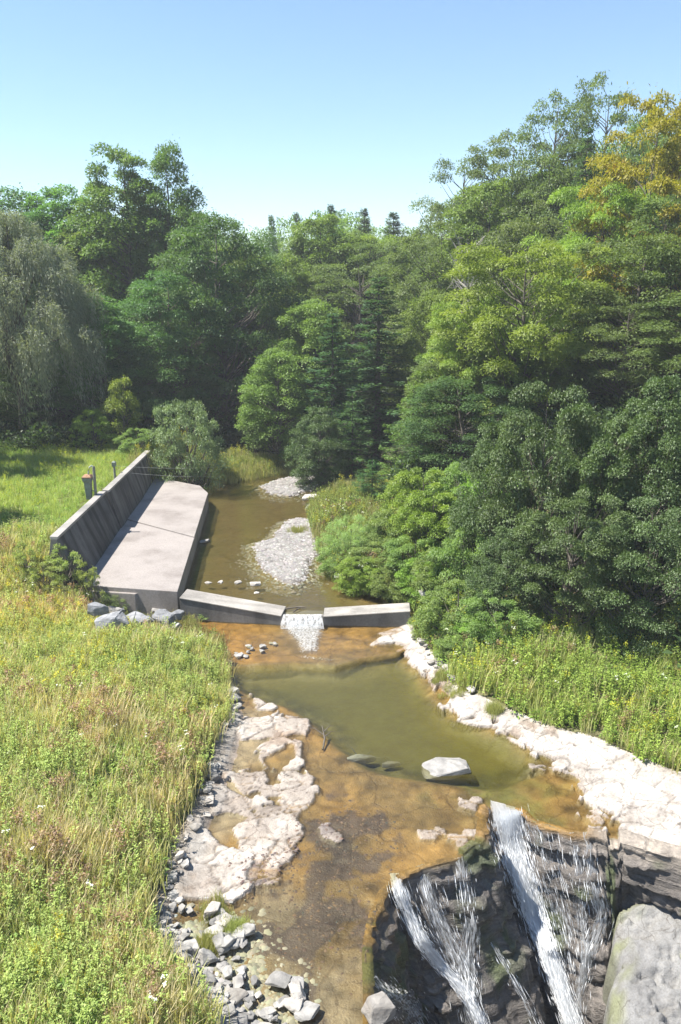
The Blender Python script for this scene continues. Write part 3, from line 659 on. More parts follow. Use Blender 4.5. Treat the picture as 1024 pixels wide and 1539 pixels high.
def lerpP(a, b, t): return a+(b-a)*t
P1, P2 = G(122, 879, 1.3), G(267, 889, 1.3); P3, P4, P5 = G(313, 742, 1.3), G(301, 731, 1.3), G(234, 718, 1.3)
J1, J2 = lerpP(P1, P5, .50), lerpP(P2, P3, .455)
o = empty('spillway_apron', (P1+P2)/2); inv = o.matrix_world.inverted()
tag(o, 'long pale concrete spillway slab beside the pond with a joint across it', 'spillway')
def child_block(name, top, zb, mat, par, bevel=.03):
    ob = block(name, top, zb, mat, bevel=bevel); ob.parent = par; ob.matrix_parent_inverse = Matrix.Translation(-Vector(par.location)); return ob
child_block('slab', [P1, P2, J2+Vector((0, -.02, 0)), J1+Vector((0, -.02, 0))], -.3, CONC, o)
dz = Vector((0, 0, .05)); child_block('slab', [J1+dz+Vector((0, .03, 0)), J2+dz+Vector((0, .03, 0)), P3+dz, P4+dz, P5+dz], -.3, CONC, o)
# shallow toe ledge on the slab's near edge
q1, q2 = G(118, 884, 1.08), G(205, 890, 1.10)
child_block('toe_kerb', [q1+Vector((0, -.25, 0)), q2+Vector((0, -.2, 0)), q2+Vector((.3, .1, 0)), q1+Vector((0, .25, 0))], -.3, CONC, o)
def wallseg(pt0, pt1, pb0, pb1, nm_lab, thick=.30):
    w = empty('retaining_wall', (pt0+pb0)/2); tag(w, nm_lab, 'wall')
    t0, t1 = pt0, pt1; n = Vector((-1, .12, 0)).normalized()
    bot = [Vector((pb0.x, pb0.y, -.2)), Vector((pb1.x, pb1.y, -.2)), Vector((pb1.x, pb1.y, -.2))+n*1.9, Vector((pb0.x, pb0.y, -.2))+n*1.9]
    # extend the leaning face down to the footing
    for k, (t, b) in enumerate(((t0, pb0), (t1, pb1))):
        sl_ = (b-t); f_ = (-.2-t.z)/sl_.z; bot[k] = t+sl_*f_
    top = [t0, t1, t1+n*thick, t0+n*thick]
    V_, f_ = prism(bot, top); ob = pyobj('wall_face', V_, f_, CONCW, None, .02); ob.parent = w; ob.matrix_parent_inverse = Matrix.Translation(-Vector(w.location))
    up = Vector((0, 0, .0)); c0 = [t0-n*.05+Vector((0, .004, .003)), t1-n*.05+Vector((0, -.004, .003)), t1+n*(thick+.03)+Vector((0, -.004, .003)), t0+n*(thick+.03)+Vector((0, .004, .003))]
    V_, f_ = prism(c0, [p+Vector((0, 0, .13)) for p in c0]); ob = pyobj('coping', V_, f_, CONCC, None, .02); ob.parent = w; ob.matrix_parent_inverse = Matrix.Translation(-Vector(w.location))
    return w
Wb0, Wb1 = P1.copy(), P5.copy(); Wb0.z = Wb1.z = 1.32
def wall_top(px, py, t):
    """point of the wall top: along the footing line by t, height from where the photo's edge crosses"""
    b = lerpP(Wb0, Wb1, t); return at(px, py, b.y)
T0, T1 = wall_top(86, 811, 0.0), wall_top(222, 681, 1.0)
tm = .42; Tm, Bm = lerpP(T0, T1, tm), lerpP(Wb0, Wb1, tm); sh = Vector((.16, 0, .05))
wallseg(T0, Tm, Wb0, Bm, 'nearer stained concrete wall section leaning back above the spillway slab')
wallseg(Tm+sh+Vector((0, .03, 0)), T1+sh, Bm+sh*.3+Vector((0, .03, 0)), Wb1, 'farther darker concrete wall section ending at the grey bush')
# steel gauge box on a post
def box_lathe(prof, cx, cy, n=4, rot=math.pi/4):
    """square section, (half width, z) rows"""
    V_, F_ = [], []
    for r, zz_ in prof:
        for k in range(n): V_.append((cx+r*math.cos(rot+k*2*math.pi/n), cy+r*math.sin(rot+k*2*math.pi/n), zz_))
    for i in range(len(prof)-1):
        for k in range(n): F_.append([i*n+k, i*n+(k+1) % n, (i+1)*n+(k+1) % n, (i+1)*n+k])
    F_.append(list(range(n))[::-1]); F_.append([(len(prof)-1)*n+k for k in range(n)]); return V_, F_
gpos = at(137, 752, 42.0); gz_ = H(gpos.x, gpos.y)
gq = empty('gauge_box', (gpos.x, gpos.y, gz_)); tag(gq, 'grey green steel box with a rusty lid hung on a bracket post by the wall', 'gauge box')
V_, F_ = box_lathe([(.17, .35), (.20, .6), (.24, 1.25), (.33, 1.42), (.33, 1.52)], -.08, 0); pyobj('box', V_, F_, STEEL, gq, .015)
V_, F_ = box_lathe([(.35, 1.522), (.35, 1.58), (.22, 1.68)], -.08, 0); pyobj('lid', V_, F_, RUST, gq, .01)
v, f = tube([(.28, 0, -.3), (.28, 0, 1.0), (.28, 0, 2.12)], .075, 10); mk('post', v, f, POSTM, gq, smooth=True)
v, f = tube([(.30, 0, 2.05), (.18, 0, 2.16), (.06, 0, 2.08), (.0, 0, 1.85), (-.02, 0, 1.69)], .045, 8); mk('bracket', v, f, STEEL, gq, smooth=True)
v, f = tube([(.28, 0, .8), (.05, 0, .8)], .03, 8); mk('strut', v, f, STEEL, gq, smooth=True)
p2 = at(172, 704, 47.5); g2z = H(p2.x, p2.y)
pq = empty('wire_post', (p2.x, p2.y, g2z)); tag(pq, 'short post with a pale cap holding the wires behind the wall', 'post')
v, f = tube([(0, 0, -.2), (0, 0, 1.15)], .07, 8); mk('post', v, f, POSTM, pq, smooth=True)
V_, F_ = box_lathe([(.10, 1.15), (.16, 1.2), (.16, 1.42), (.08, 1.48)], 0, 0); pyobj('cap', V_, F_, STEEL, pq, .01)
for k, (a_, b_, lb) in enumerate([((172, 700), (330, 702), 'upper pale wire strung from the post across the spillway'), ((176, 709), (330, 716), 'lower pale wire strung from the post across the spillway')]):
    pa, pb = at(*a_, 47.5), at(*b_, 56.0); pts = [lerpP(pa, pb, t)+Vector((0, 0, -.12*math.sin(math.pi*t))) for t in np.linspace(0, 1, 14)]
    v, f = tube([tuple(p) for p in pts], .007, 5); tag(mk('wire', v, f, WIREM, smooth=True), lb, 'wire')
pp = at(330, 716, 56.0); hz_ = H(pp.x, pp.y)
v, f = tube([(pp.x, pp.y, hz_-.3), (pp.x, pp.y, pp.z+.15)], .03, 8); tag(mk('wire_stake', v, f, POSTM, smooth=True), 'thin stake in the far shore grass holding the wire ends', 'stake')
#@@PART2
# ------------------------------------------------------------------ stones
import bmesh
def rock_mesh(seed, flat, n=24, bev=.09):
    r = np.random.default_rng(seed); bm = bmesh.new()
    for _ in range(n):
        v = r.normal(size=3); v /= np.linalg.norm(v)**.75; v = np.clip(v, -.72, .72)*np.array((.75, .58, .5*flat))
        bm.verts.new(v)
    ret = bmesh.ops.convex_hull(bm, input=bm.verts[:]); dead = [g for g in ret['geom_interior'] if isinstance(g, bmesh.types.BMVert)]
    bmesh.ops.delete(bm, geom=dead, context='VERTS')
    bmesh.ops.bevel(bm, geom=bm.edges[:], offset=bev*.4*flat, segments=1, affect='EDGES')
    bmesh.ops.triangulate(bm, faces=bm.faces[:]); bmesh.ops.subdivide_edges(bm, edges=bm.edges[:], cuts=2, use_grid_fill=True)
    for v in bm.verts:
        k = float(fbm(np.array([v.co.x*3+seed]), np.array([v.co.y*3+v.co.z*5]), 1., seed)[0]); k2 = float(fbm(np.array([v.co.x*9+seed]), np.array([v.co.y*9-v.co.z*11]), 1., seed+3)[0]); v.co += v.normal*(k*.13+k2*.05)*flat**.6
    me = bpy.data.meshes.new('stone'); bm.to_mesh(me); bm.free(); me.materials.append(STONE); return me
ROCKS = [rock_mesh(i, f) for i, f in enumerate((.40, .45, .5, .6, .75, .36, .5, .8))]
WROCKS = [m.copy() for m in ROCKS[:6]]; BROCKS = [rock_mesh(40+i, f, 20) for i, f in enumerate((.8, .7, .95, .6))]
for m in WROCKS: m.materials[0] = WARMSTONE
for m in BROCKS: m.materials[0] = BOULDER
def stone(px, py, wpx, mesh, label, group=None, zl=None, name='stone', rot=None, tilt=.12, sink=.25, sq=(1, 1, 1)):
    p = G(px, py, zl if zl is not None else .1)
    w = wpx*(p-CO).length*math.cos(R_(8))/FPX; s_ = w/1.05
    zb_ = zl if zl is not None else H(p.x, p.y)
    o = bpy.data.objects.new(name, mesh); C.objects.link(o)
    zmin = min(v.co.z for v in mesh.vertices)
    o.location = (p.x, p.y, zb_-zmin*s_*sq[2]*(1-sink*2)); o.scale = (s_*sq[0], s_*sq[1], s_*sq[2])
    o.rotation_euler = (random.uniform(-tilt, tilt), random.uniform(-tilt, tilt), random.uniform(0, 6.28) if rot is None else rot)
    return tag(o, label, 'stone', group)
stone(670, 1160, 62, ROCKS[1], 'flat grey slab standing alone in the green pool', zl=-.12, name='boulder', rot=.1, sq=(1.05, .75, 1.))
stone(568, 1528, 40, WROCKS[4], 'rounded pale grey boulder at the foot of the left cascade', zl=.0, name='boulder', rot=.6, sink=.1, sq=(.85, 1., 1.2))
for i, (px, py, w, k, lb) in enumerate([
    (170, 950, 62, 0, 'squarish grey boulder half hidden by weeds below the spillway slab'), (205, 948, 58, 1, 'wide blue grey boulder in the middle of the heap under the slab'),
    (248, 943, 46, 2, 'dark blocky boulder nearest the orange shallows'), (230, 958, 40, 3, 'low tilted grey boulder in front of the dark blocky one'),
    (196, 965, 44, 0, 'smooth grey boulder lowest in the heap above the weedy bank'), (148, 922, 38, 1, 'pale weathered boulder topmost in the heap by the bushes'),
    (268, 930, 24, 2, 'small grey boulder tucked against the foot of the weir'), (225, 935, 26, 3, 'small light boulder at the back of the heap'),
    (183, 1014, 34, 1, 'lone grey boulder poking out of the weeds on the left bank'), (310, 995, 34, 3, 'grey boulder at the bank tip beside the pool')]):
    stone(px, py, w*.74, BROCKS[k], lb, 'boulders below the spillway slab', zl=.35+.015*max(0, 240-px) if px < 300 else .2, name='boulder', sink=.05, sq=(1, .9, 1.1))
for i, (px, py, w, lb) in enumerate([(186, 938, 30, 'small grey stone wedged between the two biggest boulders under the slab'), (215, 952, 26, 'flat grey stone in the front row under the slab'), (158, 965, 30, 'weathered stone at the weedy left end of the heap'), (240, 920, 20, 'small stone directly under the slab face'), (262, 948, 22, 'flat pale stone at the rim of the orange shallows'), (178, 925, 24, 'grey stone behind the biggest boulder')]):
    stone(px, py, w, ROCKS[(i*3) % 8], lb, 'boulders below the spillway slab', zl=.3, name='boulder', sink=.05)
for px, py, w, lb in [(420, 1478, 46, 'long flat stone at the outer end of the rubble, partly under another'), (447, 1482, 34, 'flat grey stone leaning on the long one at the rubble end'), (447, 1497, 40, 'thin pale slab lying in shallow water beyond the rubble'),
                      (440, 1513, 38, 'pale flat slab just below the thin one in the water'), (462, 1524, 46, 'light grey slab outermost in the brown shallows'), (424, 1510, 20, 'small round pale stone apart in the brown shallows'),
                      (352, 1495, 46, 'largest flat pale stone on top of the rubble'), (395, 1545, 40, 'pale block at the very edge of the rubble'), (320, 1372, 42, 'buff block beside the grassy tuft at the rubble head'), (335, 1385, 38, 'tilted pale block under the grassy tuft'), (372, 1402, 30, 'dark stone at the water edge by the grassy tuft')]:
    stone(px, py, w*.66, random.choice(WROCKS if 'pale' in lb or 'buff' in lb else ROCKS), lb, name='stone', zl=max(.02, H(*G(px, py, .1)[:2])), sink=.1)
def in_poly(pts, n, r):
    pts = np.array(pts, float); out = []
    while len(out) < n:
        p = r.uniform(pts.min(0), pts.max(0))
        if sdf(pts, np.array([p[0]]), np.array([p[1]]), 1e4)[0] > 0: out.append(p)
    return out
r5 = np.random.default_rng(5)
for pts, n, lo, hi, lb, gr in [
    ([(235, 1400), (330, 1370), (372, 1400), (368, 1470), (425, 1478), (425, 1560), (320, 1560), (285, 1490), (245, 1440)], 135, 7, 26, 'grey angular stone in the loose rubble along the near brown shallows', 'rubble stones by the brown shallows'),
    ([(208, 1390), (262, 1285), (285, 1300), (270, 1345), (300, 1370), (235, 1420)], 38, 6, 17, 'small broken stone between the near weeds and the white rock shelf', 'broken stones beside the white shelf'),
    ([(255, 1300), (300, 1200), (322, 1170), (318, 1220), (300, 1245), (275, 1300)], 24, 7, 17, 'chip of pale shale at the foot of the overhanging weeds', 'shale chips under the weeds'),
    ([(300, 1190), (312, 1140), (332, 1138), (328, 1175), (312, 1192)], 16, 8, 18, 'dark grey stone in the narrow heap at the bank beside the white slabs', 'dark stones at the bank'),
    ([(330, 1100), (332, 1040), (352, 1040), (362, 1060), (345, 1095)], 15, 8, 19, 'grey stone at the edge of the pool beside the bank weeds', 'stones at the pool edge'),
    ([(340, 985), (380, 970), (420, 955), (430, 965), (385, 988), (345, 995)], 12, 6, 14, 'small stone in the orange shallows below the weir', 'stones in the orange shallows'),
    ([(610, 945), (640, 950), (690, 1010), (720, 1040), (700, 1040), (650, 1000)], 20, 6, 16, 'pale flaky stone along the right bank ledge below the weir', 'flaky stones on the right ledge')]:
    for q_ in in_poly(pts, n, r5):
        w = lo+(hi-lo)*r5.random()**2
        m = ROCKS[r5.integers(8)] if 'pale' not in lb else WROCKS[r5.integers(6)]
        g_ = G(q_[0], q_[1], .15); stone(q_[0], q_[1], w, m, lb, gr, zl=max(H(g_.x, g_.y), -.03)+.02, tilt=.3, sink=.1)
for px, py, w, lb in [(543, 1146, 40, 'long flat brown stone just under the surface at the lower pool edge'), (588, 1152, 26, 'small dark stone awash beside the long flat one')]: stone(px, py, w, BROCKS[1], lb, zl=-.30, rot=.1, sink=.0, sq=(1, .4, .55))
for px, py, w, z_, lb in [(308, 815, 16, ZU, 'dark stone breaking the pond surface beside the slab'), (313, 877, 10, ZU, 'white stone in the pond nearest the slab corner'), (332, 876, 9, ZU, 'small white stone second from the slab corner in the pond'), (358, 877, 10, ZU, 'white stone in the pond between the slab and the gravel bar'),
                          (384, 880, 15, ZU, 'pale stone at the tip of the gravel bar'), (386, 892, 8, ZU, 'little white stone off the gravel bar tip'), (512, 868, 24, ZU+.05, 'flat grey stone at the foot of the right bank bushes'), (640, 895, 22, 1.3, 'pinkish stone among the bushes above the weir end'), (618, 932, 14, .4, 'whitish stone wedged at the weir end'),
                          (472, 765, 26, ZU, 'dark flat stone at the far head of the gravel bar'), (468, 750, 24, ZU+.1, 'pale ledge stone on the far right shore of the pond'), (440, 742, 12, ZU, 'bright stone at the edge of the far shingle')]:
    stone(px, py, w, (ROCKS if 'dark' in lb or 'grey' in lb else WROCKS)[random.randrange(5)], lb, zl=z_-.03, sink=.1)
# shingle of the bars: uncountable
def pebbles(name, poly, n, lo, hi, seed, label, tone):
    r = np.random.default_rng(seed); t = np.array([(1, 0, 0), (.3, .9, .1), (-.8, .5, 0), (-.7, -.6, .05), (.4, -.85, 0), (.1, .1, .55), (-.2, .15, .5)])
    tf = np.array([(0, 1, 5, 5), (1, 2, 6, 5), (2, 3, 6, 6), (3, 4, 5, 6), (4, 0, 5, 5)])
    tri = np.array([(0, 1, 5), (1, 2, 6), (2, 3, 6), (3, 4, 5), (4, 0, 5), (1, 6, 5), (3, 5, 6)])
    x0, y0 = poly.min(0)-.6; x1, y1 = poly.max(0)+.6; P = r.uniform((x0, y0), (x1, y1), (n*3, 2))
    s = sdf(poly, P[:, 0], P[:, 1])+.5*fbm(P[:, 0], P[:, 1], 1., 5); P = P[(s > -.35) | ((s > -.9) & (r.random(len(P)) < .12))][:n]
    k = len(P); sc_ = lo+(hi-lo)*r.random(k)**3; a = r.uniform(0, 6.28, k); ca, sa = np.cos(a), np.sin(a)
    V = t[None]*sc_[:, None, None]; V = np.stack([V[..., 0]*ca[:, None]-V[..., 1]*sa[:, None]*.7, V[..., 0]*sa[:, None]+V[..., 1]*ca[:, None]*.7, V[..., 2]*r.uniform(.5, 1.1, k)[:, None]], -1)
    zz = terrain(P[:, 0], P[:, 1]); V += np.column_stack([P, zz-.01])[:, None]
    Fp = (tri[None]+np.arange(k)[:, None, None]*7).reshape(-1, 3)
    c = np.clip(np.array(tone)[None]*r.normal(1, .2, k)[:, None]*(1+r.normal(0, .03, (k, 3))), .06, .75)
    return tag(mk(name, V.reshape(-1, 3), Fp, GRAVELM, None, np.repeat(c, 7, 0)), label, 'gravel', kind='stuff')
m, t, out, N, L = nt('gravel_stone'); a_ = N('ShaderNodeAttribute', attribute_name='Col'); p_ = N('ShaderNodeBsdfPrincipled', i_Roughness=.85); L(a_.outputs['Color'], p_.inputs['Base Color']); L(p_.outputs[0], out.inputs[0]); GRAVELM = m
pebbles('gravel', BAR, 5200, .03, .16, 1, 'pale grey gravel of the bar in the pond', (.235, .222, .21))
pebbles('gravel', BAR2, 2600, .04, .2, 2, 'pale shingle bank on the far shore of the pond', (.23, .218, .205))
pebbles('gravel', DEBRIS, 2600, .015, .08, 3, 'brown leaf litter and small stones on the dark stream bed', (.11, .075, .055))
pebbles('gravel', GP([(230, 1420), (330, 1370), (375, 1410), (370, 1470), (430, 1480), (430, 1580), (320, 1580), (270, 1490)], .15), 5500, .03, .14, 4, 'grey rubble chips filling between the stones at the near bank', (.27, .26, .245))

# ------------------------------------------------------------------ leaves, trees
def leaves(P, D, Nm, ln, wd, col, fold=.25):
    """rhombic leaf sprays: base P, direction D, normal Nm"""
    n = len(P); D = D/(np.linalg.norm(D, axis=1, keepdims=True)+1e-9)
    S = np.cross(D, Nm); S /= np.linalg.norm(S, axis=1, keepdims=True)+1e-9; U = np.cross(S, D)
    ln = np.broadcast_to(ln, (n,))[:, None]; wd = np.broadcast_to(wd, (n,))[:, None]
    mid = P+D*ln*.45
    V = np.stack([P, mid+S*wd*.5+U*wd*fold, P+D*ln, mid-S*wd*.5+U*wd*fold], 1)
    return V.reshape(-1, 3), np.arange(4*n).reshape(-1, 4), np.repeat(col, 4, 0)
def unit(r, n):
    v = r.normal(size=(n, 3)); return v/np.linalg.norm(v, axis=1, keepdims=True)
def mixcol(lo, hi, k): k = np.asarray(k)[:, None]; return np.asarray(lo)*(1-k)+np.asarray(hi)*k
def prof_round(t): return np.sqrt(np.clip(1-(2*t-.85)**2/1.35, .02, 1))
def prof_tall(t): return np.clip(.55+.9*t-1.3*t**2.2, .12, 1)*1.15
def prof_cone(t): return np.clip(1.05-t, .05, 1)
def prof_vase(t): return np.clip(.35+1.5*t-1.25*t**3, .1, 1)
def broad(Hh, Rr, cb, ncl, rc, nl, ls, lo, hi, seed, prof=prof_round, flat=.65, spread=.5, droop=.0, accent=None, wl=.5, nlimb=60, sparse=0):
    nl = int(nl*1.5); ls = ls*.78
    r = np.random.default_rng(seed)
    lob = r.uniform(0, 6.28, 4); tt = r.random(ncl*3)**.85; w = prof(tt); tt = tt[r.random(len(tt)) < w**1.3][:ncl]; n = len(tt)
    th = r.uniform(0, 6.28, n); lobe = 1+.16*np.sin(3*th+lob[0]+tt*4)+.12*np.sin(5*th+lob[1]-tt*7)
    rad = Rr*prof(tt)*lobe*(r.random(n)*(1-spread)+spread)**.6
    zc = Hh*(cb+(1-cb)*tt)-rc*.3
    Cc = np.stack([rad*np.cos(th), rad*np.sin(th), zc], -1)
    sizes = rc*r.uniform(.65, 1.25, n)*(1-.35*tt)
    # leaves
    idx = r.integers(0, n, nl); d = unit(r, nl); d[:, 2] = np.where(d[:, 2] < -.25, -d[:, 2]*.8, d[:, 2])
    rr = sizes[idx]*(.35+.65*r.random(nl)**.5)
    outw = np.stack([np.cos(th), np.sin(th), 0*th], -1)[idx]
    P = Cc[idx]+d*rr[:, None]*np.array((1, 1, flat)); P[:, 2] -= droop*(rr/rc)**2*rc
    k = r.random(nl) < .08; P[k] += r.normal(0, rc*.22, (k.sum(), 3))
    D = d*.6+unit(r, nl)*.8+outw*.5; D[:, 2] -= .25+droop
    Nm = np.array((0, 0, 1.))+.55*d+.55*unit(r, nl)
    kcl = r.random(n); kk = np.clip(.55*kcl[idx]+.45*r.random(nl), 0, 1); col = mixcol(lo, hi, kk)
    if accent is not None:
        am = (r.random(n) < accent[1])[idx] & (r.random(nl) < .75); col[am] = mixcol(accent[0], np.array(accent[0])*1.25, r.random(am.sum()))
    ll = ls*r.uniform(.7, 1.3, nl)
    cr = leaves(P, D, Nm, ll, ll*wl, col*np.array((1.62, 1.85, 1.4)))
    # trunk and limbs
    parts = []; tr = max(.09, Hh*.013)
    zz = np.linspace(0, Hh*.93, 9); wob = np.cumsum(r.normal(0, Hh*.008, (9, 2)), 0); wob -= wob[0]
    parts.append(tube(np.column_stack([wob, zz-.3]), tr*np.array([1.5, 1.1, 1, .9, .78, .62, .45, .28, .1]), 8))
    for i in r.permutation(n)[:nlimb]:
        zt = max(Hh*cb*.75, Cc[i, 2]-.75*rad[i]-.3*r.random()); f = zt/(Hh*.93); b = np.array([np.interp(zt, zz, wob[:, 0]), np.interp(zt, zz, wob[:, 1]), zt-.3])
        mid = b*.45+Cc[i]*.55+np.array((0, 0, -.12*rad[i])); rl = tr*np.clip(.52*(1-f)+.12, .12, .6)
        parts.append(tube([b, (b+mid)/2+r.normal(0, .08, 3), mid, Cc[i]], [rl, rl*.75, rl*.5, rl*.18], 5))
    return cr, join(parts)
def willow(Hh, Rr, nstr, per, seed):
    r = np.random.default_rng(seed); nc = 30; tc_ = r.uniform(0, 6.28, nc); uc = r.random(nc)**.55; cz_ = Hh*(1-.5*uc**2)*r.uniform(.86, 1.02, nc)
    ci = r.integers(0, nc, nstr); off = unit(r, nstr)*np.array((1.5, 1.5, .9)); base = np.stack([Rr*uc*np.cos(tc_), Rr*uc*np.sin(tc_), cz_], -1)[ci]+off
    th = np.arctan2(base[:, 1], base[:, 0]); u = np.clip(np.hypot(base[:, 0], base[:, 1])/Rr, 0, 1)
    ln = r.uniform(.14, .36, nstr)*Hh*(.45+.7*u)
    s = r.random((nstr, per)); outd = np.stack([np.cos(th), np.sin(th), 0*th], -1)
    P = base[:, None]+outd[:, None]*(s*(1-s*.5)*1.6)[..., None]; P[..., 2] -= ln[:, None]*s**1.5-.7*np.sin(s*2.2)
    P += r.normal(0, .16, P.shape); P = P.reshape(-1, 3); n = len(P)
    D = np.repeat(outd, per, 0)*.3+np.array((0, 0, -1.1))*s.reshape(-1, 1)+unit(r, n)*.42
    k = np.clip(np.repeat(r.random(nstr), per)*.6+.4*r.random(n), 0, 1)
    cr = leaves(P, D, unit(r, n)+np.array((0, 0, .8)), r.uniform(.22, .45, n), .055, mixcol((.15, .185, .115), (.34, .38, .28), k))
    parts = []; zz = np.linspace(-.3, Hh*.6, 7)
    parts.append(tube(np.column_stack([0*zz, .03*zz, zz]), [.75, .6, .52, .45, .36, .26, .15], 8))
    for i in r.permutation(nstr)[:40]:
        b = np.array((0, 0, Hh*r.uniform(.2, .5))); parts.append(tube([b, b*.5+base[i]*.5+np.array((0, 0, .6)), base[i]], [.2, .12, .03], 5))
    return cr, join(parts)
def conifer(Hh, Rr, cb, lo, hi, seed, nwh=26, per=6, dens=240, tuft=.34, droop=.18, wd=.22, tipup=.12):
    r = np.random.default_rng(seed); Ps, Ds, ks, parts = [], [], [], []
    zz = np.linspace(-.3, Hh, 8); parts.append(tube(np.column_stack([0*zz, 0*zz, zz]), np.linspace(Hh*.016, .02, 8), 7))
    for i in range(nwh):
        t = (i+.5*r.random())/nwh; zb_ = Hh*(cb+(1-cb)*t**.92); Lb = Rr*(1-t)**.95*r.uniform(.75, 1.1)+.14
        for j in range(per):
            if r.random() < .1: continue
            a = 6.28*(j/per)+r.uniform(0, 1.1)+i*1.3; L_ = Lb*r.uniform(.55, 1.15); o = np.array((math.cos(a), math.sin(a), 0)); sd = np.array((-o[1], o[0], 0))
            n = int(dens*(L_/Rr)**1.3)+14; s = r.random(n)**.7
            width = .30*L_*(1-s)*s*2.2+.10
            p = np.array((0, 0, zb_))+o*(L_*s)[:, None]+sd*(r.uniform(-1, 1, n)*width)[:, None]
            p[:, 2] += -droop*L_*s+tipup*L_*s**3+r.normal(0, .10, n)+.08
            Ps.append(p); Ds.append(o[None]*.8+sd*r.uniform(-.9, .9, n)[:, None]+unit(r, n)*.4+np.array((0, 0, .1))); ks.append(np.clip(.5*r.random()+.5*r.random(n), 0, 1))
            if i % 2 == 0 or j % 2 == 0: parts.append(tube([(0, 0, zb_), np.array((0, 0, zb_-droop*L_*.5))+o*L_*.5, np.array((0, 0, zb_-droop*L_*.8))+o*L_*.9], [.06, .04, .01], 4))
    P, D, k = np.concatenate(Ps), np.concatenate(Ds), np.concatenate(ks); n = len(P)
    return leaves(P, D, np.array((0, 0, 1.))+.5*unit(r, n), tuft*r.uniform(.7, 1.3, n), wd*tuft*1.6, mixcol(lo, hi, k)*np.array((1.65, 1.6, 1.35)), .1), join(parts)
def bare(Hh, Rr, seed):
    r = np.random.default_rng(seed); parts = [tube([(0, 0, -.3), (.1, 0, Hh*.4), (0, .1, Hh*.75), (.1, 0, Hh)], [.16, .12, .08, .02], 6)]
    for i in range(80):
        z0 = Hh*r.uniform(.25, .97); a = r.uniform(0, 6.28); L_ = Rr*r.uniform(.4, 1.1)*(1.15-z0/Hh*.7); o = np.array((math.cos(a), math.sin(a), r.uniform(.2, .9)))
        b = np.array((.05, 0, z0)); e1 = b+o*L_*.5; e2 = e1+o*L_*.5+np.array((0, 0, r.uniform(-.2, .3))); parts.append(tube([b, e1, e2], [.05, .035, .012], 4))
        for q_ in range(5):
            s0 = b+(e2-b)*r.uniform(.3, 1.); parts.append(tube([s0, s0+unit(r, 1)[0]*np.array((1, 1, .7))*L_*.35], [.018, .007], 3))
    return join(parts)
for k_, (o, pth, n_, wd_) in enumerate(FALLS): strands(o, pth, n_, 100+k_, wd_)
KIND = {}
def kind(name, data, H0, R0, bark=BARK, leaf=LEAF):
    (cr, tr) = data; c = mk('crown', cr[0], cr[1], leaf, None, cr[2]); t_ = mk('trunk', tr[0], tr[1], bark, smooth=True)
    for o in (c, t_): C.objects.unlink(o)
    KIND[name] = (c, t_, H0, R0)
G1, G2 = (.040, .072, .024), (.095, .145, .045)
kind('cottonwood', broad(22, 5., .12, 190, 1.45, 30000, .36, (.045, .082, .028), (.11, .165, .055), 1, prof_tall, .8, .4, nlimb=70), 22, 5.2)
kind('cottonwood2', broad(22, 5., .10, 170, 1.5, 28000, .36, (.045, .08, .03), (.105, .16, .06), 2, prof_tall, .85, .35, nlimb=70), 22, 5.2)
kind('locust', broad(18, 6.3, .06, 190, 1.7, 36000, .30, (.028, .058, .026), (.082, .125, .052), 3, prof_round, .75, .55, .1, nlimb=60), 18, 6.6)
kind('ash', broad(17, 5., .10, 150, 1.4, 26000, .30, (.06, .085, .028), (.135, .165, .05), 4, prof_tall, .8, .5, .1, nlimb=60), 17, 5.3)
kind('hickory', broad(16, 5.6, .08, 135, 1.5, 32000, .30, (.085, .115, .026), (.178, .21, .052), 5, prof_vase, .62, .45, .22, nlimb=70, wl=.36), 16, 6.)
kind('oak', broad(18, 5.8, .12, 150, 1.5, 26000, .28, (.052, .070, .032), (.12, .14, .065), 6, prof_round, .7, .45, nlimb=80), 18, 6.)
kind('thin_oak', broad(18, 5.4, .22, 100, 1.25, 12500, .28, (.055, .072, .036), (.12, .14, .070), 7, prof_round, .8, .3, nlimb=90), 18, 5.6)
kind('maple', broad(16, 5., .12, 130, 1.4, 26000, .30, (.145, .125, .02), (.225, .165, .026), 8, prof_round, .5, .5, nlimb=70, accent=((.15, .085, .018), .2)), 16, 5.2)
kind('alder', broad(9, 4.4, -.02, 95, 1.15, 38000, .18, (.032, .050, .020), (.085, .118, .050), 9, prof_round, .6, .6, nlimb=80, wl=.6), 9, 4.9, BARK, WAXY)
kind('alder2', broad(10, 4.4, .02, 220, 1.0, 42000, .19, (.032, .052, .021), (.080, .110, .046), 10, prof_tall, .75, .5, nlimb=80, wl=.62), 10, 4.8, BARK, WAXY)
kind('alder3', broad(9, 4.4, -.02, 80, 1.1, 34000, .18, (.034, .052, .020), (.088, .120, .046), 23, prof_vase, .55, .5, .1, nlimb=80, wl=.6), 9, 4.9, BARK, WAXY)
kind('willow', willow(16, 7.2, 1500, 70, 11), 16.6, 8.2)
kind('pine', conifer(18, 4.2, .12, (.028, .062, .034), (.070, .125, .060), 12), 18, 4.2)
kind('far_pine', conifer(16, 3.3, .1, (.034, .066, .040), (.072, .118, .065), 13, 40, 6, 150, .30, .22), 16, 3.0)
kind('hemlock', conifer(9, 4., .02, (.055, .115, .028), (.12, .21, .05), 14, 15, 6, 300, .24, .22, .25, .18), 9, 4.)
kind('hemlock_dark', conifer(9, 4., .02, (.030, .066, .026), (.07, .13, .045), 24, 15, 6, 260, .24, .22, .25, .18), 9, 4.)
kind('bush', broad(3.6, 2.3, -.02, 120, .55, 17000, .13, (.075, .105, .055), (.155, .195, .115), 15, prof_round, .7, .55, nlimb=50, wl=.45), 3.6, 2.5, BARK, WAXY)
kind('willow_bush', broad(3., 2., -.02, 90, .5, 14000, .15, (.12, .15, .06), (.22, .25, .12), 16, prof_round, .9, .45, nlimb=40, wl=.2), 3., 2.2)
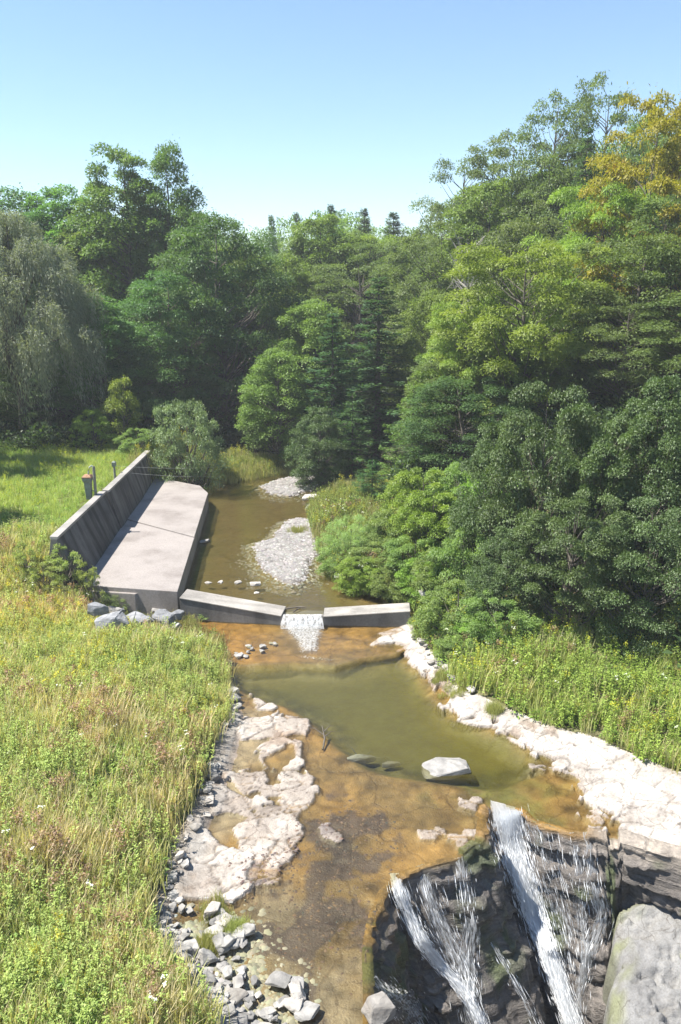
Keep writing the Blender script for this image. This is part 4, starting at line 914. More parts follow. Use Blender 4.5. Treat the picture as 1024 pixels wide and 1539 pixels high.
kind('green_bush', broad(3.2, 2.2, -.02, 100, .55, 14000, .15, (.080, .108, .034), (.155, .185, .068), 17, prof_round, .6, .5, .15, nlimb=40, wl=.45, accent=((.20, .11, .04), .02)), 3.2, 2.4)
kind('lime_bush', broad(4., 2.3, -.02, 110, .6, 15000, .17, (.085, .125, .025), (.165, .215, .045), 18, prof_round, .55, .5, .1, nlimb=40, wl=.45), 4., 2.5)
kind('sapling', broad(4.5, 1.4, .0, 60, .5, 5200, .17, (.09, .12, .03), (.17, .195, .05), 19, prof_tall, .9, .35, nlimb=30, wl=.45), 4.5, 1.5)
kind('loose_bush', broad(2.4, 1.3, .0, 40, .36, 3600, .12, (.12, .14, .05), (.22, .23, .09), 20, prof_vase, .7, .4, nlimb=36, wl=.4), 2.4, 1.4)
bt = bare(9, 3.4, 21); bo = mk('branches', bt[0], bt[1], PALEBARK, smooth=True); C.objects.unlink(bo); KIND['bare'] = (None, bo, 9, 3.6)
def plant(kd, px, ptop, Yd, wpx, name, label, cat='tree', group=None, zoff=0, rz=None, squash=None):
    c, t_, H0, R0 = KIND[kd]; tp = at(px, ptop, Yd); x = tp.x; zb_ = H(x, Yd)+zoff
    if zb_ < -2: zb_ = .3
    hgt = max(.4, tp.z-zb_); depth = Yd/ray(px, ptop).y; sxy = wpx*depth/FPX/(2*R0); sz = hgt/H0
    root = empty(name, (x, Yd, zb_-.05), random.uniform(0, 6.28) if rz is None else rz); tag(root, label, cat, group)
    for o in (t_, c):
        if o is None: continue
        k = o.copy(); C.objects.link(k); k.parent = root; k.scale = (sxy, sxy, sz)
    return root
TREES = [
 ('willow', 5, 322, 62, 215, 'willow_tree', 'silvery grey willow with drooping branches at the meadow edge'),
 ('willow', -95, 350, 66, 200, 'willow_tree', 'second grey willow, mostly cut off, beyond the first'),
 ('cottonwood', 170, 212, 80, 138, 'tall_tree', 'tall leafy tree with the left one of the twin peaks against the sky'),
 ('cottonwood2', 250, 211, 81, 108, 'tall_tree', 'tall leafy tree with the right one of the twin peaks against the sky'),
 ('cottonwood', 95, 275, 84, 150, 'broadleaf_tree', 'light green tree whose top shows between the willow and the twin peaks'),
 ('cottonwood2', 25, 280, 88, 160, 'broadleaf_tree', 'light green treetop rising behind the grey willow'),
 ('ash', -40, 288, 92, 140, 'broadleaf_tree', 'treetop at the far left end of the skyline'),
 ('locust', 322, 312, 73, 190, 'locust_tree', 'dark round crowned tree standing over the grey bush by the wall end'),
 ('locust', 250, 400, 69, 150, 'locust_tree', 'paler blue green tree in front of the dark round crowned one'),
 ('cottonwood2', 140, 440, 64, 130, 'broadleaf_tree', 'shaded tree filling between the willow and the twin peaks'),
 ('locust', 60, 520, 66, 170, 'broadleaf_tree', 'low dark tree in the shade under the willow'),
 ('locust', 200, 500, 66, 150, 'broadleaf_tree', 'low dark tree in the shade behind the yellow sapling'),
 ('far_pine', 408, 322, 118, 50, 'pine_tree', 'leftmost pine of the distant ridge line'),
 ('far_pine', 446, 318, 122, 54, 'pine_tree', 'second distant pine on the ridge, right of the leftmost one'),
 ('ash', 480, 318, 92, 150, 'broadleaf_tree', 'olive tinted tree in the middle of the valley below the ridge pines'),
 ('far_pine', 498, 306, 112, 64, 'pine_tree', 'tallest spiky pine in the middle of the ridge gap'),
 ('far_pine', 548, 312, 114, 70, 'pine_tree', 'dark spiky pine just right of the tallest ridge one'),
 ('far_pine', 592, 318, 104, 90, 'pine_tree', 'broad blue green pine below the lowest dip of the skyline'),
 ('far_pine', 630, 345, 100, 90, 'pine_tree', 'blue green pine at the foot of the right hill skyline'),
 ('ash', 425, 375, 82, 110, 'broadleaf_tree', 'olive tree leaning out just right of the dark round crowned tree'),
 ('ash', 470, 445, 70, 130, 'broadleaf_tree', 'yellow green tree in the valley behind the pond'),
 ('oak', 540, 380, 82, 130, 'broadleaf_tree', 'grey green oak in the valley above the white pine'),
 ('ash', 415, 520, 62, 110, 'broadleaf_tree', 'yellowish tree hanging over the dark upstream bend'),
 ('pine', 570, 415, 62, 170, 'white_pine', 'big dark pine with layered boughs at the middle of the woods'),
 ('pine', 500, 470, 60, 120, 'white_pine', 'smaller dark pine beside the big layered one'),
 ('ash', 650, 430, 64, 120, 'broadleaf_tree', 'soft green tree half hidden behind the bright green hemlock'),
 ('hemlock', 622, 575, 51, 105, 'hemlock_tree', 'bright feathery hemlock glowing before the dark pine hollow'),
 ('hemlock_dark', 530, 590, 56, 100, 'hemlock_tree', 'flat boughed hemlock at the shore by the far riffle'),
 ('hemlock_dark', 560, 690, 47, 80, 'hemlock_tree', 'low dark hemlock above the pale willow bush'),
 ('alder2', 480, 610, 56, 110, 'broadleaf_tree', 'dark small tree at the bend behind the far shingle'),
 ('alder2', 400, 610, 66, 110, 'broadleaf_tree', 'low shaded tree over the far shore grass'),
 ('thin_oak', 700, 215, 82, 130, 'oak_tree', 'thin oak lowest on the right hill skyline'),
 ('thin_oak', 775, 190, 80, 150, 'oak_tree', 'thin oak midway up the right hill skyline'),
 ('thin_oak', 845, 128, 76, 150, 'oak_tree', 'tall airy oak high on the right hill skyline'),
 ('thin_oak', 915, 104, 74, 140, 'oak_tree', 'tallest airy oak topping the right hill'),
 ('ash', 735, 262, 74, 150, 'broadleaf_tree', 'olive tree below the lowest thin oak on the hill'),
 ('pine', 885, 190, 70, 105, 'white_pine', 'dark green pine standing between the airy oaks and orange tree'),
 ('maple', 988, 116, 55, 145, 'maple_tree', 'orange and yellow autumn tree high on the right'),
 ('maple', 1075, 100, 60, 140, 'maple_tree', 'second turning tree, mostly out of view behind the orange one'),
 ('oak', 665, 330, 74, 140, 'oak_tree', 'dull olive oak where the right hill meets the valley'),
 ('oak', 800, 300, 66, 150, 'oak_tree', 'olive oak above the bright hickory crown'),
 ('hickory', 915, 262, 56, 150, 'hickory_tree', 'lime green tree directly under the orange one'),
 ('hickory', 790, 350, 50, 205, 'hickory_tree', 'large bright green tree with drooping sprays in the middle of the hill'),
 ('hickory', 712, 440, 52, 120, 'hickory_tree', 'yellow green tree leaning left from the large bright one'),
 ('oak', 975, 330, 50, 190, 'oak_tree', 'grey green oak above the tall bare trunks at right'),
 ('oak', 1060, 260, 50, 190, 'oak_tree', 'dark oak reaching in from the right border'),
 ('oak', 880, 430, 52, 130, 'oak_tree', 'olive oak with hanging crown beside the bright hickory'),
 ('thin_oak', 955, 440, 47, 130, 'oak_tree', 'slim oak with tall bare trunk in the dark hollow'),
 ('bare', 705, 370, 62, 110, 'dead_tree', 'leafless grey tree on the hillside left of the bright hickory'),
 ('alder', 828, 562, 32.5, 205, 'alder_tree', 'tallest of the dark glossy trees bulging over the right bank'),
 ('alder2', 745, 630, 34, 150, 'alder_tree', 'grey green small tree on the left flank of the dark glossy ones'),
 ('alder3', 915, 600, 31.5, 200, 'alder_tree', 'dark glossy tree with a ragged top before the bare trunks'),
 ('alder2', 1000, 560, 31, 190, 'alder_tree', 'dark glossy tree filling the right border above the weeds'),
 ('alder3', 870, 735, 28.6, 190, 'alder_tree', 'low dark glossy shrub tree casting shade on the weeds'),
 ('alder', 985, 745, 27.6, 190, 'alder_tree', 'low dark glossy shrub tree nearest the right border'),
 ('alder2', 765, 790, 30.2, 130, 'alder_tree', 'dark shrub tree at the lower left of the glossy ones'),
 ('locust', 700, 560, 48, 150, 'broadleaf_tree', 'shadowy tree behind the bright bush over the right bank'),
 ('locust', 960, 520, 54, 190, 'broadleaf_tree', 'dark tree deep in the hollow behind the slim oak'),
 ('oak', 1090, 420, 44, 200, 'oak_tree', 'lower oak reaching in from the right border'),
]
for kd, px, pt, Yd, w, nm, lb in TREES: plant(kd, px, pt, Yd, w*(1.3 if 'alder' not in kd and kd != 'bare' else 1.), nm, lb)
r3 = np.random.default_rng(33)
for x0, x1, n, kinds_, Y0, Y1, sx, sy, dlo, dhi, w, lb, gr in [
    (-40, 400, 13, ('cottonwood', 'cottonwood2', 'ash'), 80, 94, [-40, 0, 60, 120, 170, 250, 300, 330, 400], [300, 292, 285, 275, 235, 235, 280, 325, 335], 22, 110, 150, 'green tree in the unbroken canopy behind the left row', 'canopy trees behind the left row'),
    (390, 660, 14, ('ash', 'oak', 'far_pine', 'hickory'), 84, 100, [390, 430, 500, 560, 640, 660], [330, 325, 318, 322, 345, 335], 22, 120, 140, 'tree filling the valley woods below the ridge pines', 'valley canopy trees'),
    (650, 1060, 16, ('oak', 'thin_oak', 'ash', 'oak'), 72, 90, [650, 700, 800, 900, 960, 1060], [340, 240, 190, 125, 130, 120], 25, 130, 160, 'olive tree in the unbroken canopy on the right hillside', 'canopy trees of the right hillside'),
    (660, 1060, 12, ('oak', 'ash', 'locust', 'hickory'), 50, 62, [650, 1060], [470, 420], 0, 110, 160, 'green tree in the lower canopy of the right hillside', 'lower canopy trees of the right hillside')]:
    for i in range(n):
        px = x0+(x1-x0)*(i+r3.random())/n; plant(kinds_[r3.integers(len(kinds_))], px, float(np.interp(px, sx, sy))+r3.uniform(dlo, dhi), r3.uniform(Y0, Y1), w*r3.uniform(.8, 1.2), 'canopy_tree', lb, 'tree', gr)
SHRUBS = [
 ('bush', 278, 588, 55.5, 112, 'shrub', 'round grey green bush at the far end of the concrete wall'),
 ('sapling', 180, 552, 58.5, 62, 'sapling', 'tall yellow green sapling at the dark forest edge'),
 ('lime_bush', 137, 612, 57.5, 62, 'shrub', 'low yellow bush left of the tall sapling'),
 ('willow_bush', 528, 772, 38.5, 84, 'shrub', 'pale willow bush beside the gravel bar'),
 ('willow_bush', 490, 800, 41, 40, 'shrub', 'small bluish bush at the edge of the gravel bar'),
 ('lime_bush', 655, 735, 37, 120, 'shrub', 'yellow green bush over the right end of the pond'),
 ('green_bush', 690, 690, 39, 130, 'shrub', 'bright green feathery bush behind the yellow green one'),
 ('green_bush', 575, 815, 36.5, 110, 'shrub', 'light green bush hanging over the pond above the weir'),
 ('green_bush', 625, 800, 35.8, 110, 'shrub', 'leafy green bush just above the weir end'),
 ('lime_bush', 560, 850, 35.3, 60, 'shrub', 'low yellowish bush touching the pond by the weir'),
 ('green_bush', 690, 872, 30.4, 130, 'shrub', 'green bush with reddish tips below the weir end'),
 ('green_bush', 748, 885, 29, 120, 'shrub', 'leafy bush between the reddish tipped one and the dark tree'),
 ('bush', 785, 945, 28.5, 90, 'shrub', 'grey leaved bush at the edge of the weeds'),
 ('willow_bush', 738, 985, 28.3, 70, 'shrub', 'pale low bush above the white ledge bend'),
 ('willow_bush', 172, 878, 34.0, 62, 'shrub', 'soft green bush growing against the slab front'),
 ('loose_bush', 95, 820, 33.6, 70, 'shrub', 'thin yellowish bush before the near end of the wall'),
 ('loose_bush', 35, 815, 33, 46, 'shrub', 'spindly yellow shrub left of the wall end'),
 ('green_bush', 205, 640, 56.5, 60, 'shrub', 'low green bush at the top of the meadow by the wall end'),
 ('bush', 335, 690, 60, 70, 'shrub', 'small grey bush on the far shore grass'),
]
SHRUBS += [
 ('green_bush', 508, 822, 37.8, 60, 'shrub', 'low leafy bush beside the flat grey pond stone'), ('willow_bush', 560, 790, 38.2, 90, 'shrub', 'pale feathery bush behind the willow bush at the gravel bar'),
 ('green_bush', 600, 762, 38.5, 120, 'shrub', 'rounded green bush under the bright hemlock'), ('lime_bush', 545, 836, 35.6, 80, 'shrub', 'yellow green bush drooping over the pond edge'),
 ('green_bush', 595, 846, 34.8, 90, 'shrub', 'bush rooted directly behind the right weir crest'), ('lime_bush', 632, 838, 34.2, 90, 'shrub', 'lime coloured bush over the right weir end'),
 ('green_bush', 665, 820, 33.8, 110, 'shrub', 'thick green bush between the weir end and the dark trees'), ('lime_bush', 640, 700, 39, 130, 'shrub', 'tall bright bush at the mouth of the dark pine hollow'),
 ('green_bush', 700, 780, 33.3, 120, 'shrub', 'mid green bush hugging the left foot of the dark trees'), ('green_bush', 648, 915, 30.8, 70, 'shrub', 'small leafy bush right beside the weir end face'),
 ('green_bush', 690, 945, 28.6, 80, 'shrub', 'low green bush leaning over the bend of the white ledge'), ('lime_bush', 722, 925, 29, 80, 'shrub', 'yellowish bush between the weir bushes and the grey leaved one'),
 ('loose_bush', 800, 985, 27.4, 80, 'shrub', 'thin weedy bush at the shade edge of the right weeds'), ('lime_bush', 740, 690, 37, 110, 'shrub', 'sunny bush high on the left side of the dark trees'),
 ('willow_bush', 310, 925, 33.2, 40, 'shrub', 'small soft bush at the foot of the weir by the slab corner'), ('loose_bush', 62, 840, 32.4, 60, 'shrub', 'yellowish weedy bush between the two thin ones by the wall'),
 ('loose_bush', 130, 842, 33.2, 50, 'shrub', 'weedy bush right at the wall foot corner')]
for kd, px, pt, Yd, w, nm, lb in SHRUBS: plant(kd, px, pt, Yd, w, nm, lb, 'shrub')
# trees standing outside the photograph that shade the meadow
for kd, x, y, h in [('locust', -28.5, 50, 15), ('ash', -21.5, 37.5, 10)]:
    c, t_, H0, R0 = KIND[kd]; root = empty('broadleaf_tree', (x, y, H(x, y)-.05), 1.); tag(root, 'tree beyond the left border that shades the meadow, %s' % ('farther one' if y > 40 else 'nearer one'), 'tree')
    for o in (t_, c): k = o.copy(); C.objects.link(k); k.parent = root; k.scale = (h/H0,)*3

for kd, x, y, h, lb in [('alder', 17.5, 30, 8, 'dark glossy tree beyond the right border, nearest the ledge'), ('alder2', 21, 35, 9, 'dark glossy tree beyond the right border, up the slope'), ('oak', 25, 30, 14, 'oak beyond the right border above the weeds'), ('ash', 29, 38, 15, 'leafy tree beyond the right border higher on the hill'), ('oak', 34, 31, 15, 'farthest oak beyond the right border'), ('hickory', 24, 42, 15, 'bright tree beyond the right border behind the oak')]:
    c, t_, H0, R0 = KIND[kd]; root = empty('broadleaf_tree', (x, y, H(x, y)-.05), x); tag(root, lb, 'tree')
    for o in (t_, c): k = o.copy(); C.objects.link(k); k.parent = root; k.scale = (h/H0,)*3
# the far wooded ridge: one mass
def merge_far():
    r = np.random.default_rng(77); Vs, Fs, Cs, o_ = [], [], [], 0
    srcs = []
    for kd in ('far_pine', 'ash', 'oak'):
        c = KIND[kd][0]; me = c.data; v = np.empty(len(me.vertices)*3, np.float32); me.vertices.foreach_get('co', v); cc = np.empty(len(me.vertices)*4, np.float32); me.color_attributes['Col'].data.foreach_get('color', cc)
        v = v.reshape(-1, 4, 3); cc = cc.reshape(-1, 4, 4); pick = r.permutation(len(v))[:3000]; srcs.append((v[pick], cc[pick][..., :3]))
    for k in range(260):
        ppx = r.uniform(-80, 1100); y = r.uniform(104, 190); sky_ = np.interp(ppx, [-80, 0, 390, 400, 440, 510, 560, 600, 640, 660, 930, 1100], [330, 330, 340, 328, 318, 312, 318, 330, 338, 330, 200, 200])
        tp = at(ppx, sky_+(r.random()**1.5)*75, y); x = tp.x; h_ = tp.z-H(x, y)
        if not 5 < h_ < 30: continue
        qd = 0 if r.random() < .5 else r.integers(1, 3); v, cc = srcs[qd]; a = r.uniform(0, 6.28); sx_ = r.uniform(.8, 1.2)*(h_/18)**.5; sz_ = h_/float(v[..., 2].max())
        w = (v-v.mean(1, keepdims=True))*1.7+v.mean(1, keepdims=True)
        V = np.stack([(w[..., 0]*math.cos(a)-w[..., 1]*math.sin(a))*sx_+x, (w[..., 0]*math.sin(a)+w[..., 1]*math.cos(a))*sx_+y, w[..., 2]*sz_+H(x, y)], -1)
        Vs.append(V.reshape(-1, 3)); Cs.append(cc.reshape(-1, 3))
    V = np.concatenate(Vs); return mk('forest', V, np.arange(len(V)).reshape(-1, 4), LEAF, None, np.concatenate(Cs))
tag(merge_far(), 'distant woods covering the ridge beyond the valley', 'forest', kind='stuff')

# ------------------------------------------------------------------ weeds and grass
r9 = np.random.default_rng(99)
def t_grass(n, h, lo, hi, spread=.18, seed=0, w=.012):
    r = np.random.default_rng(seed); a = r.uniform(0, 6.28, n); b = r.normal(0, spread, (n, 2)); hh = h*r.uniform(.55, 1.1, n); ln = r.uniform(.1, .5, n)*hh
    o = np.stack([np.cos(a), np.sin(a)], -1); s = np.stack([-o[:, 1], o[:, 0]], -1)*w
    z0 = np.zeros(n); p0 = np.column_stack([b, z0-.03]); p1 = np.column_stack([b+o*ln[:, None]*.3, hh*.62]); p2 = np.column_stack([b+o*ln[:, None], hh])
    S = np.column_stack([s, z0]); V = np.stack([p0-S, p0+S, p1+S*.8, p1-S*.8, p2+S*.15, p2-S*.15], 1).reshape(-1, 3)
    i = np.arange(n)[:, None]*6; F_ = np.concatenate([i+np.array([0, 1, 2, 3]), i+np.array([3, 2, 4, 5])])
    return V, F_, np.repeat(mixcol(lo, hi, r.random(n)), 6, 0)
def t_stalk(h, nl, ll, lo, hi, seed, nst=3, plume=None, wl=.28, spread=.18):
    r = np.random.default_rng(seed); Vs, Fs, Cs, o_ = [], [], [], 0
    for k in range(nst):
        b = np.append(r.normal(0, spread, 2), 0); tip = b+np.array((*r.normal(0, .12, 2), h*r.uniform(.75, 1.1)))
        v, f = tube([b-np.array((0, 0, .03)), (b+tip)/2+np.append(r.normal(0, .02, 2), 0), tip], [.008, .006, .003], 3); Vs.append(v); Fs.append(f+o_); o_ += len(v); Cs.append(np.tile(np.array((.13, .13, .05)), (len(v), 1)))
        t = r.uniform(.12, 1, nl); P = b+(tip-b)*t[:, None]; a = r.uniform(0, 6.28, nl); D = np.stack([np.cos(a), np.sin(a), r.uniform(-.1, .7, nl)], -1)
        v, f, c = leaves(P, D, np.array((0, 0, 1.))+.4*unit(r, nl), ll*r.uniform(.6, 1.2, nl)*(1.15-.6*t), ll*wl, mixcol(lo, hi, r.random(nl))); Vs.append(v); Fs.append(f+o_); o_ += len(v); Cs.append(c)
        if plume is not None:
            n = 16; P = tip+r.normal(0, 1, (n, 3))*np.array((.05, .05, .07)); v, f, c = leaves(P, unit(r, n), unit(r, n), .06, .05, mixcol(plume, np.array(plume)*.75, r.random(n))); Vs.append(v); Fs.append(f+o_); o_ += len(v); Cs.append(c)
    return np.concatenate(Vs), np.concatenate(Fs), np.concatenate(Cs)
def t_herb(n, rad, h, ll, lo, hi, seed, wl=.55):
    r = np.random.default_rng(seed); d = unit(r, n); d[:, 2] = abs(d[:, 2]); P = d*np.array((rad, rad, h))*(.4+.6*r.random(n))[:, None]
    D = d+unit(r, n)*.6; D[:, 2] *= .5
    return leaves(P, D, np.array((0, 0, 1.))+.5*unit(r, n), ll*r.uniform(.6, 1.3, n), ll*wl, mixcol(lo, hi, r.random(n)))
def t_umbel(h, seed, colr=(.8, .8, .76), n=2):
    r = np.random.default_rng(seed); Vs, Fs, Cs, o_ = [], [], [], 0
    for k in range(n):
        b = np.append(r.normal(0, .12, 2), 0); tip = b+np.array((*r.normal(0, .1, 2), h*r.uniform(.8, 1.1)))
        v, f = tube([b, tip], [.006, .004], 3); Vs.append(v); Fs.append(f+o_); o_ += len(v); Cs.append(np.tile(np.array((.12, .14, .05)), (len(v), 1)))
        m_ = 9; P = tip+np.column_stack([r.normal(0, .02, (m_, 2)), r.normal(0, .008, m_)]); v, f, c = leaves(P, np.column_stack([r.normal(0, 1, (m_, 2)), r.normal(0, .2, m_)]), np.array((0, 0, 1.))+.2*unit(r, m_), .03, .03, np.tile(np.array(colr), (m_, 1))); Vs.append(v); Fs.append(f+o_); o_ += len(v); Cs.append(c)
    return np.concatenate(Vs), np.concatenate(Fs), np.concatenate(Cs)
def scatter(name, items, mat, label, cat):
    Vs, Fs, Cs, o_ = [], [], [], 0
    for (V, F_, c), P, s, tint in items:
        k = len(P)
        if not k: continue
        a = r9.uniform(0, 6.28, k); ca, sa = np.cos(a)[:, None], np.sin(a)[:, None]; lx, ly = r9.normal(0, .10, (2, k, 1))
        zz = V[None, :, 2]*s[:, None]; W = np.stack([(V[None, :, 0]*ca-V[None, :, 1]*sa)*s[:, None]+P[:, 0:1]+lx*zz.reshape(k, -1), (V[None, :, 0]*sa+V[None, :, 1]*ca)*s[:, None]+P[:, 1:2]+ly*zz.reshape(k, -1), zz+P[:, 2:3]], -1)
        Vs.append(W.reshape(-1, 3)); Fs.append((F_[None]+np.arange(k)[:, None, None]*len(V)).reshape(-1, 4)+o_); o_ += k*len(V); Cs.append((c[None]*tint[:, None]).reshape(-1, 3))
    return tag(mk(name, np.concatenate(Vs), np.concatenate(Fs), mat, None, np.clip(np.concatenate(Cs), .01, .9)), label, cat, kind='stuff')
GLO, GHI = (.255, .262, .105), (.45, .42, .205)
TG = [t_grass(44, .66, GLO, GHI, seed=i) for i in range(3)]
TT = [t_grass(30, .80, (.32, .265, .15), (.48, .41, .25), seed=10+i, w=.012) for i in range(2)]
TS = [t_stalk(.85, 26, .13, (.17, .225, .05), (.31, .36, .10), 20+i, 4) for i in range(3)]
TY = [t_stalk(.85, 22, .12, (.17, .225, .05), (.30, .35, .10), 30+i, 3, (.40, .36, .05)) for i in range(2)]
TH = [t_herb(46, .32, .42, .13, (.13, .20, .045), (.25, .34, .09), 40+i) for i in range(2)]
TB = [t_stalk(.75, 26, .08, (.30, .225, .14), (.42, .32, .21), 50+i, 4, (.30, .20, .13)) for i in range(2)]
TU = [t_umbel(.9, 60+i) for i in range(2)]
def region(n, x0, x1, y0, y1, cond):
    P = r9.uniform((x0, y0), (x1, y1), (n, 2)); t = terrain(P[:, 0], P[:, 1], True); k = cond(P[:, 0], P[:, 1], t); P = P[k]; return np.column_stack([P, t['z'][k]])
def inview(P, pad=.27):
    d = P-np.array(CO); dep = d[:, 1]*cp-d[:, 2]*sp; u = d[:, 0]/dep; v = (d[:, 1]*sp+d[:, 2]*cp)/dep
    return (abs(u) < .416+pad) & (v > -.625-pad)
def mixed(name, P, mix, smin, smax, seed, label, cat='grass', bright=1.0, tones=(1, 1, 1)):
    P = P[inview(P)]
    a = 1.4*fbm(P[:, 0], P[:, 1], 3.2, seed)+.4*fbm(P[:, 0], P[:, 1], .9, seed+1); g = fbm(P[:, 0], P[:, 1], 6., seed+5)
    keys = list(mix); W = np.stack([np.clip(mix[k][1]+mix[k][2]*a+mix[k][3]*g, .0, None) for k in keys], 1); W /= W.sum(1, keepdims=True)
    ch = (W.cumsum(1) > r9.random(len(P))[:, None]).argmax(1); items = []
    for i, k in enumerate(keys):
        sel = np.flatnonzero(ch == i); sub = r9.integers(0, len(mix[k][0]), len(sel))
        for j, tpl in enumerate(mix[k][0]):
            q_ = sel[sub == j]; tint = bright*np.array(tones)*(1+r9.normal(0, .10, (len(q_), 1)))*np.array((1, 1, 1.))*(1+.35*g[q_, None]*np.array((.8, .3, .1)))
            items.append((tpl, P[q_], r9.uniform(smin, smax, len(q_))*(1+.5*a[q_]), tint))
    return scatter(name, items, GRASS, label, cat)
MIXL = {'g': (TG, .75, -.5, 0), 't': (TT, .55, 1.9, .8), 's': (TS, .85, -1.6, .6), 'y': (TY, .07, -.2, .4), 'h': (TH, .42, -1.4, -.6), 'b': (TB, .12, .8, .4), 'u': (TU, .022, .0, 0)}
leftbank = region(32000, -24, 0, 8, 37, lambda x, y, t: t['left'] & (t['dc'] < np.where(y < 24, -.12, .22)) & (t['dc'] > -21) & ~((y > 32.5) & (x > -12.6)))
patch = GP([(125, 905), (265, 905), (300, 950), (280, 965), (200, 975), (140, 945)], .3); leftbank = leftbank[sdf(patch, leftbank[:, 0], leftbank[:, 1]) < -.15]
leftbank = leftbank[r9.random(len(leftbank)) < np.clip(1.15-leftbank[:, 1]/70, .5, 1)]
mixed('grass', leftbank, MIXL, .55, 1.0, 5, 'tall olive weeds and grass covering the near left bank', bright=1.5, tones=(1.03, 1.0, 1.08))
MIXM = {'g': (TG, 1., 0, 0), 't': (TT, .10, .5, 0), 's': (TS, .55, -1., 0), 'y': (TY, .13, .8, .4), 'h': (TH, .25, -1., 0)}
meadow = region(19000, -52, -6, 33.5, 62, lambda x, y, t: t['left'] & (t['dc'] < -1.5))
mixed('meadow_grass', meadow, MIXM, .4, .75, 15, 'bright green meadow with yellow flowers behind the wall', bright=1.4, tones=(.86, 1.06, .8))
MIXR = {'g': (TG, .5, 0, 0), 't': (TT, .22, 1.2, 0), 's': (TS, 1.3, -1., 0), 'y': (TY, .12, .3, .0), 'h': (TH, .6, -.8, 0), 'u': (TU, .06, .3, 0), 'b': (TB, .1, .5, 0)}
right = region(13500, 2, 30, 14, 36, lambda x, y, t: ~t['left'] & (t['dc'] < -.05) & (t['dc'] > -8.))
mixed('weeds', right, MIXR, .6, 1.15, 25, 'tall green weeds along the right bank below the dark trees', bright=1.35, tones=(.9, 1.04, .85))
right2 = region(5000, -2, 12, 35, 50, lambda x, y, t: ~t['left'] & (t['dc'] < .1) & (t['dc'] > -5))
mixed('weeds', right2, MIXR, .8, 1.3, 35, 'light green weeds along the right shore of the pond')
far = region(3200, -14, 4, 53, 62, lambda x, y, t: (t['dc'] < .4) & (t['dc'] > -5))
mixed('shore_grass', far, MIXM, .7, 1.2, 45, 'short grass on the far shore of the pond')
patch = GP([(135, 915), (260, 912), (330, 960), (335, 990), (290, 985), (240, 975), (150, 940)], .3); pr_ = region(2600, -14, -3.5, 27, 36, lambda x, y, t: (sdf(patch, x, y) > -.1+1.1*t['n2']) & (t['n1']*0+r9.random(len(x)) < .75))
mixed('weeds', pr_, {'g': (TG, 1., 0, 0), 's': (TS, .4, 0, 0), 'h': (TH, .6, 0, 0)}, .4, .8, 55, 'green weeds among the boulders under the spillway slab')
def tuft(px, py, wpx, label, tpl, s, z=.15):
    p = G(px, py, z); w = wpx*(p-CO).length/FPX; n = 26; P = np.column_stack([p.x+r9.normal(0, w*.28, n), p.y+r9.normal(0, w*.28, n), np.zeros(n)]); P[:, 2] = np.maximum(terrain(P[:, 0], P[:, 1]), -.05)
    o = scatter('grass_tuft', [(tpl, P, r9.uniform(.7, 1.2, n)*s, np.full((n, 1), 1.)*np.array((.95, 1.05, .8)))], GRASS, label, 'grass'); del o['kind']; return o
for px, py, w, lb in [(322, 1362, 26, 'bright green grass tuft on the buff block at the rubble head'), (352, 1385, 22, 'bright green grass tuft hanging at the water edge below the first'), (315, 1410, 26, 'pale grass tuft in the middle of the rubble'), (747, 1072, 24, 'yellowish grass tuft rooted in the white ledge'), (688, 1040, 36, 'flat grass tuft at the bend of the right ledge'), (665, 1020, 20, 'small grass tuft above the bend of the right ledge'), (448, 798, 22, 'blue green tuft on the gravel bar')]:
    tuft(px, py, w, lb, TG[0], .38, .6 if py < 900 else .2)
# low growth on the forest floor
ug = region(14000, -60, 70, 24, 86, lambda x, y, t: (t['dc'] < -5.) & ((x > 8) | ((x > 0) & (y > 36)) | (y > 57)))
ug = ug[inview(ug, .1)]
TU1 = [t_herb(70, .9, 1.3, .26, (.030, .058, .022), (.075, .12, .04), 70+i) for i in range(3)]
sel = r9.integers(0, 3, len(ug)); scatter('undergrowth', [(TU1[j], ug[sel == j], r9.uniform(.6, 1.5, (sel == j).sum()), np.full(((sel == j).sum(), 1), 1.)*r9.uniform(.75, 1.2, ((sel == j).sum(), 1))) for j in range(3)], LEAF, 'leafy undergrowth beneath the forest trees', 'undergrowth')

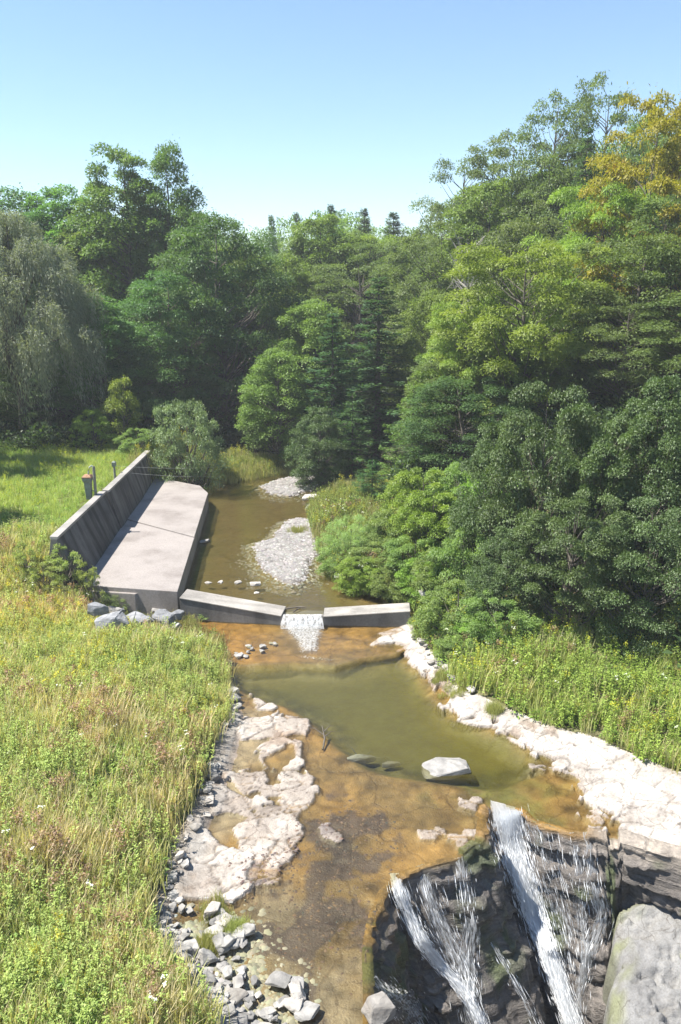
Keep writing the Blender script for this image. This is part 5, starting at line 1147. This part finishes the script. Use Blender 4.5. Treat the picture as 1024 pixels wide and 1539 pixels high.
# ------------------------------------------------------------------ light, air, camera
SUN = Vector((-.60, -.03, 1.02)).normalized()
el, az = math.asin(SUN.z), math.atan2(SUN.x, SUN.y)
w = bpy.data.worlds.new('World'); sc.world = w; w.use_nodes = True; t = w.node_tree
sky = t.nodes.new('ShaderNodeTexSky'); sky.sky_type = 'NISHITA'; sky.sun_disc = False; sky.sun_elevation = el; sky.sun_rotation = az
sky.air_density = 1.0; sky.dust_density = .15; sky.ozone_density = 1.2; sky.altitude = 200
bg = t.nodes['Background']; bg.inputs[1].default_value = .083; tint = t.nodes.new('ShaderNodeMix'); tint.data_type = 'RGBA'; tint.blend_type = 'MULTIPLY'; tint.inputs[0].default_value = 1; tint.inputs[7].default_value = (.90, 1.0, 1.06, 1)
t.links.new(sky.outputs[0], tint.inputs[6]); t.links.new(tint.outputs[2], bg.inputs[0])
sl_ = bpy.data.lights.new('sun', 'SUN'); sl_.energy = 5.0; sl_.angle = R_(.53); sl_.color = (1, .95, .86)
so = bpy.data.objects.new('sun', sl_); C.objects.link(so); so.rotation_euler = (-SUN).to_track_quat('-Z', 'Y').to_euler()
hx = pyobj('haze', [(-1400, -50, -11), (1400, -50, -11), (1400, 1900, -11), (-1400, 1900, -11), (-1400, -50, 60), (1400, -50, 60), (1400, 1900, 60), (-1400, 1900, 60)], [(0, 3, 2, 1), (4, 5, 6, 7), (0, 1, 5, 4), (1, 2, 6, 5), (2, 3, 7, 6), (3, 0, 4, 7)], None)
m, t, out, N, L = nt('air'); pv = N('ShaderNodeVolumePrincipled', i_Density=.0006); pv.inputs['Color'].default_value = (.93, .96, 1, 1); L(pv.outputs[0], out.inputs['Volume']); hx.data.materials.append(m); tag(hx, kind='stuff')
cam = bpy.data.cameras.new('camera'); co = bpy.data.objects.new('camera', cam); C.objects.link(co)
co.location = (0, 0, CAMZ); co.rotation_euler = (math.pi/2-PITCH, 0, 0)
cam.sensor_fit = 'VERTICAL'; cam.sensor_height = 24; cam.lens = 24*FPX/1539; cam.clip_end = 6000; cam.clip_start = .1
sc.camera = co
vs = sc.view_settings; vs.view_transform = 'Standard'; vs.look = 'None'; vs.exposure = 1.3; vs.gamma = 1
cy = sc.cycles; cy.max_bounces = 8; cy.transparent_max_bounces = 24; cy.use_denoising = True; cy.volume_bounces = 0
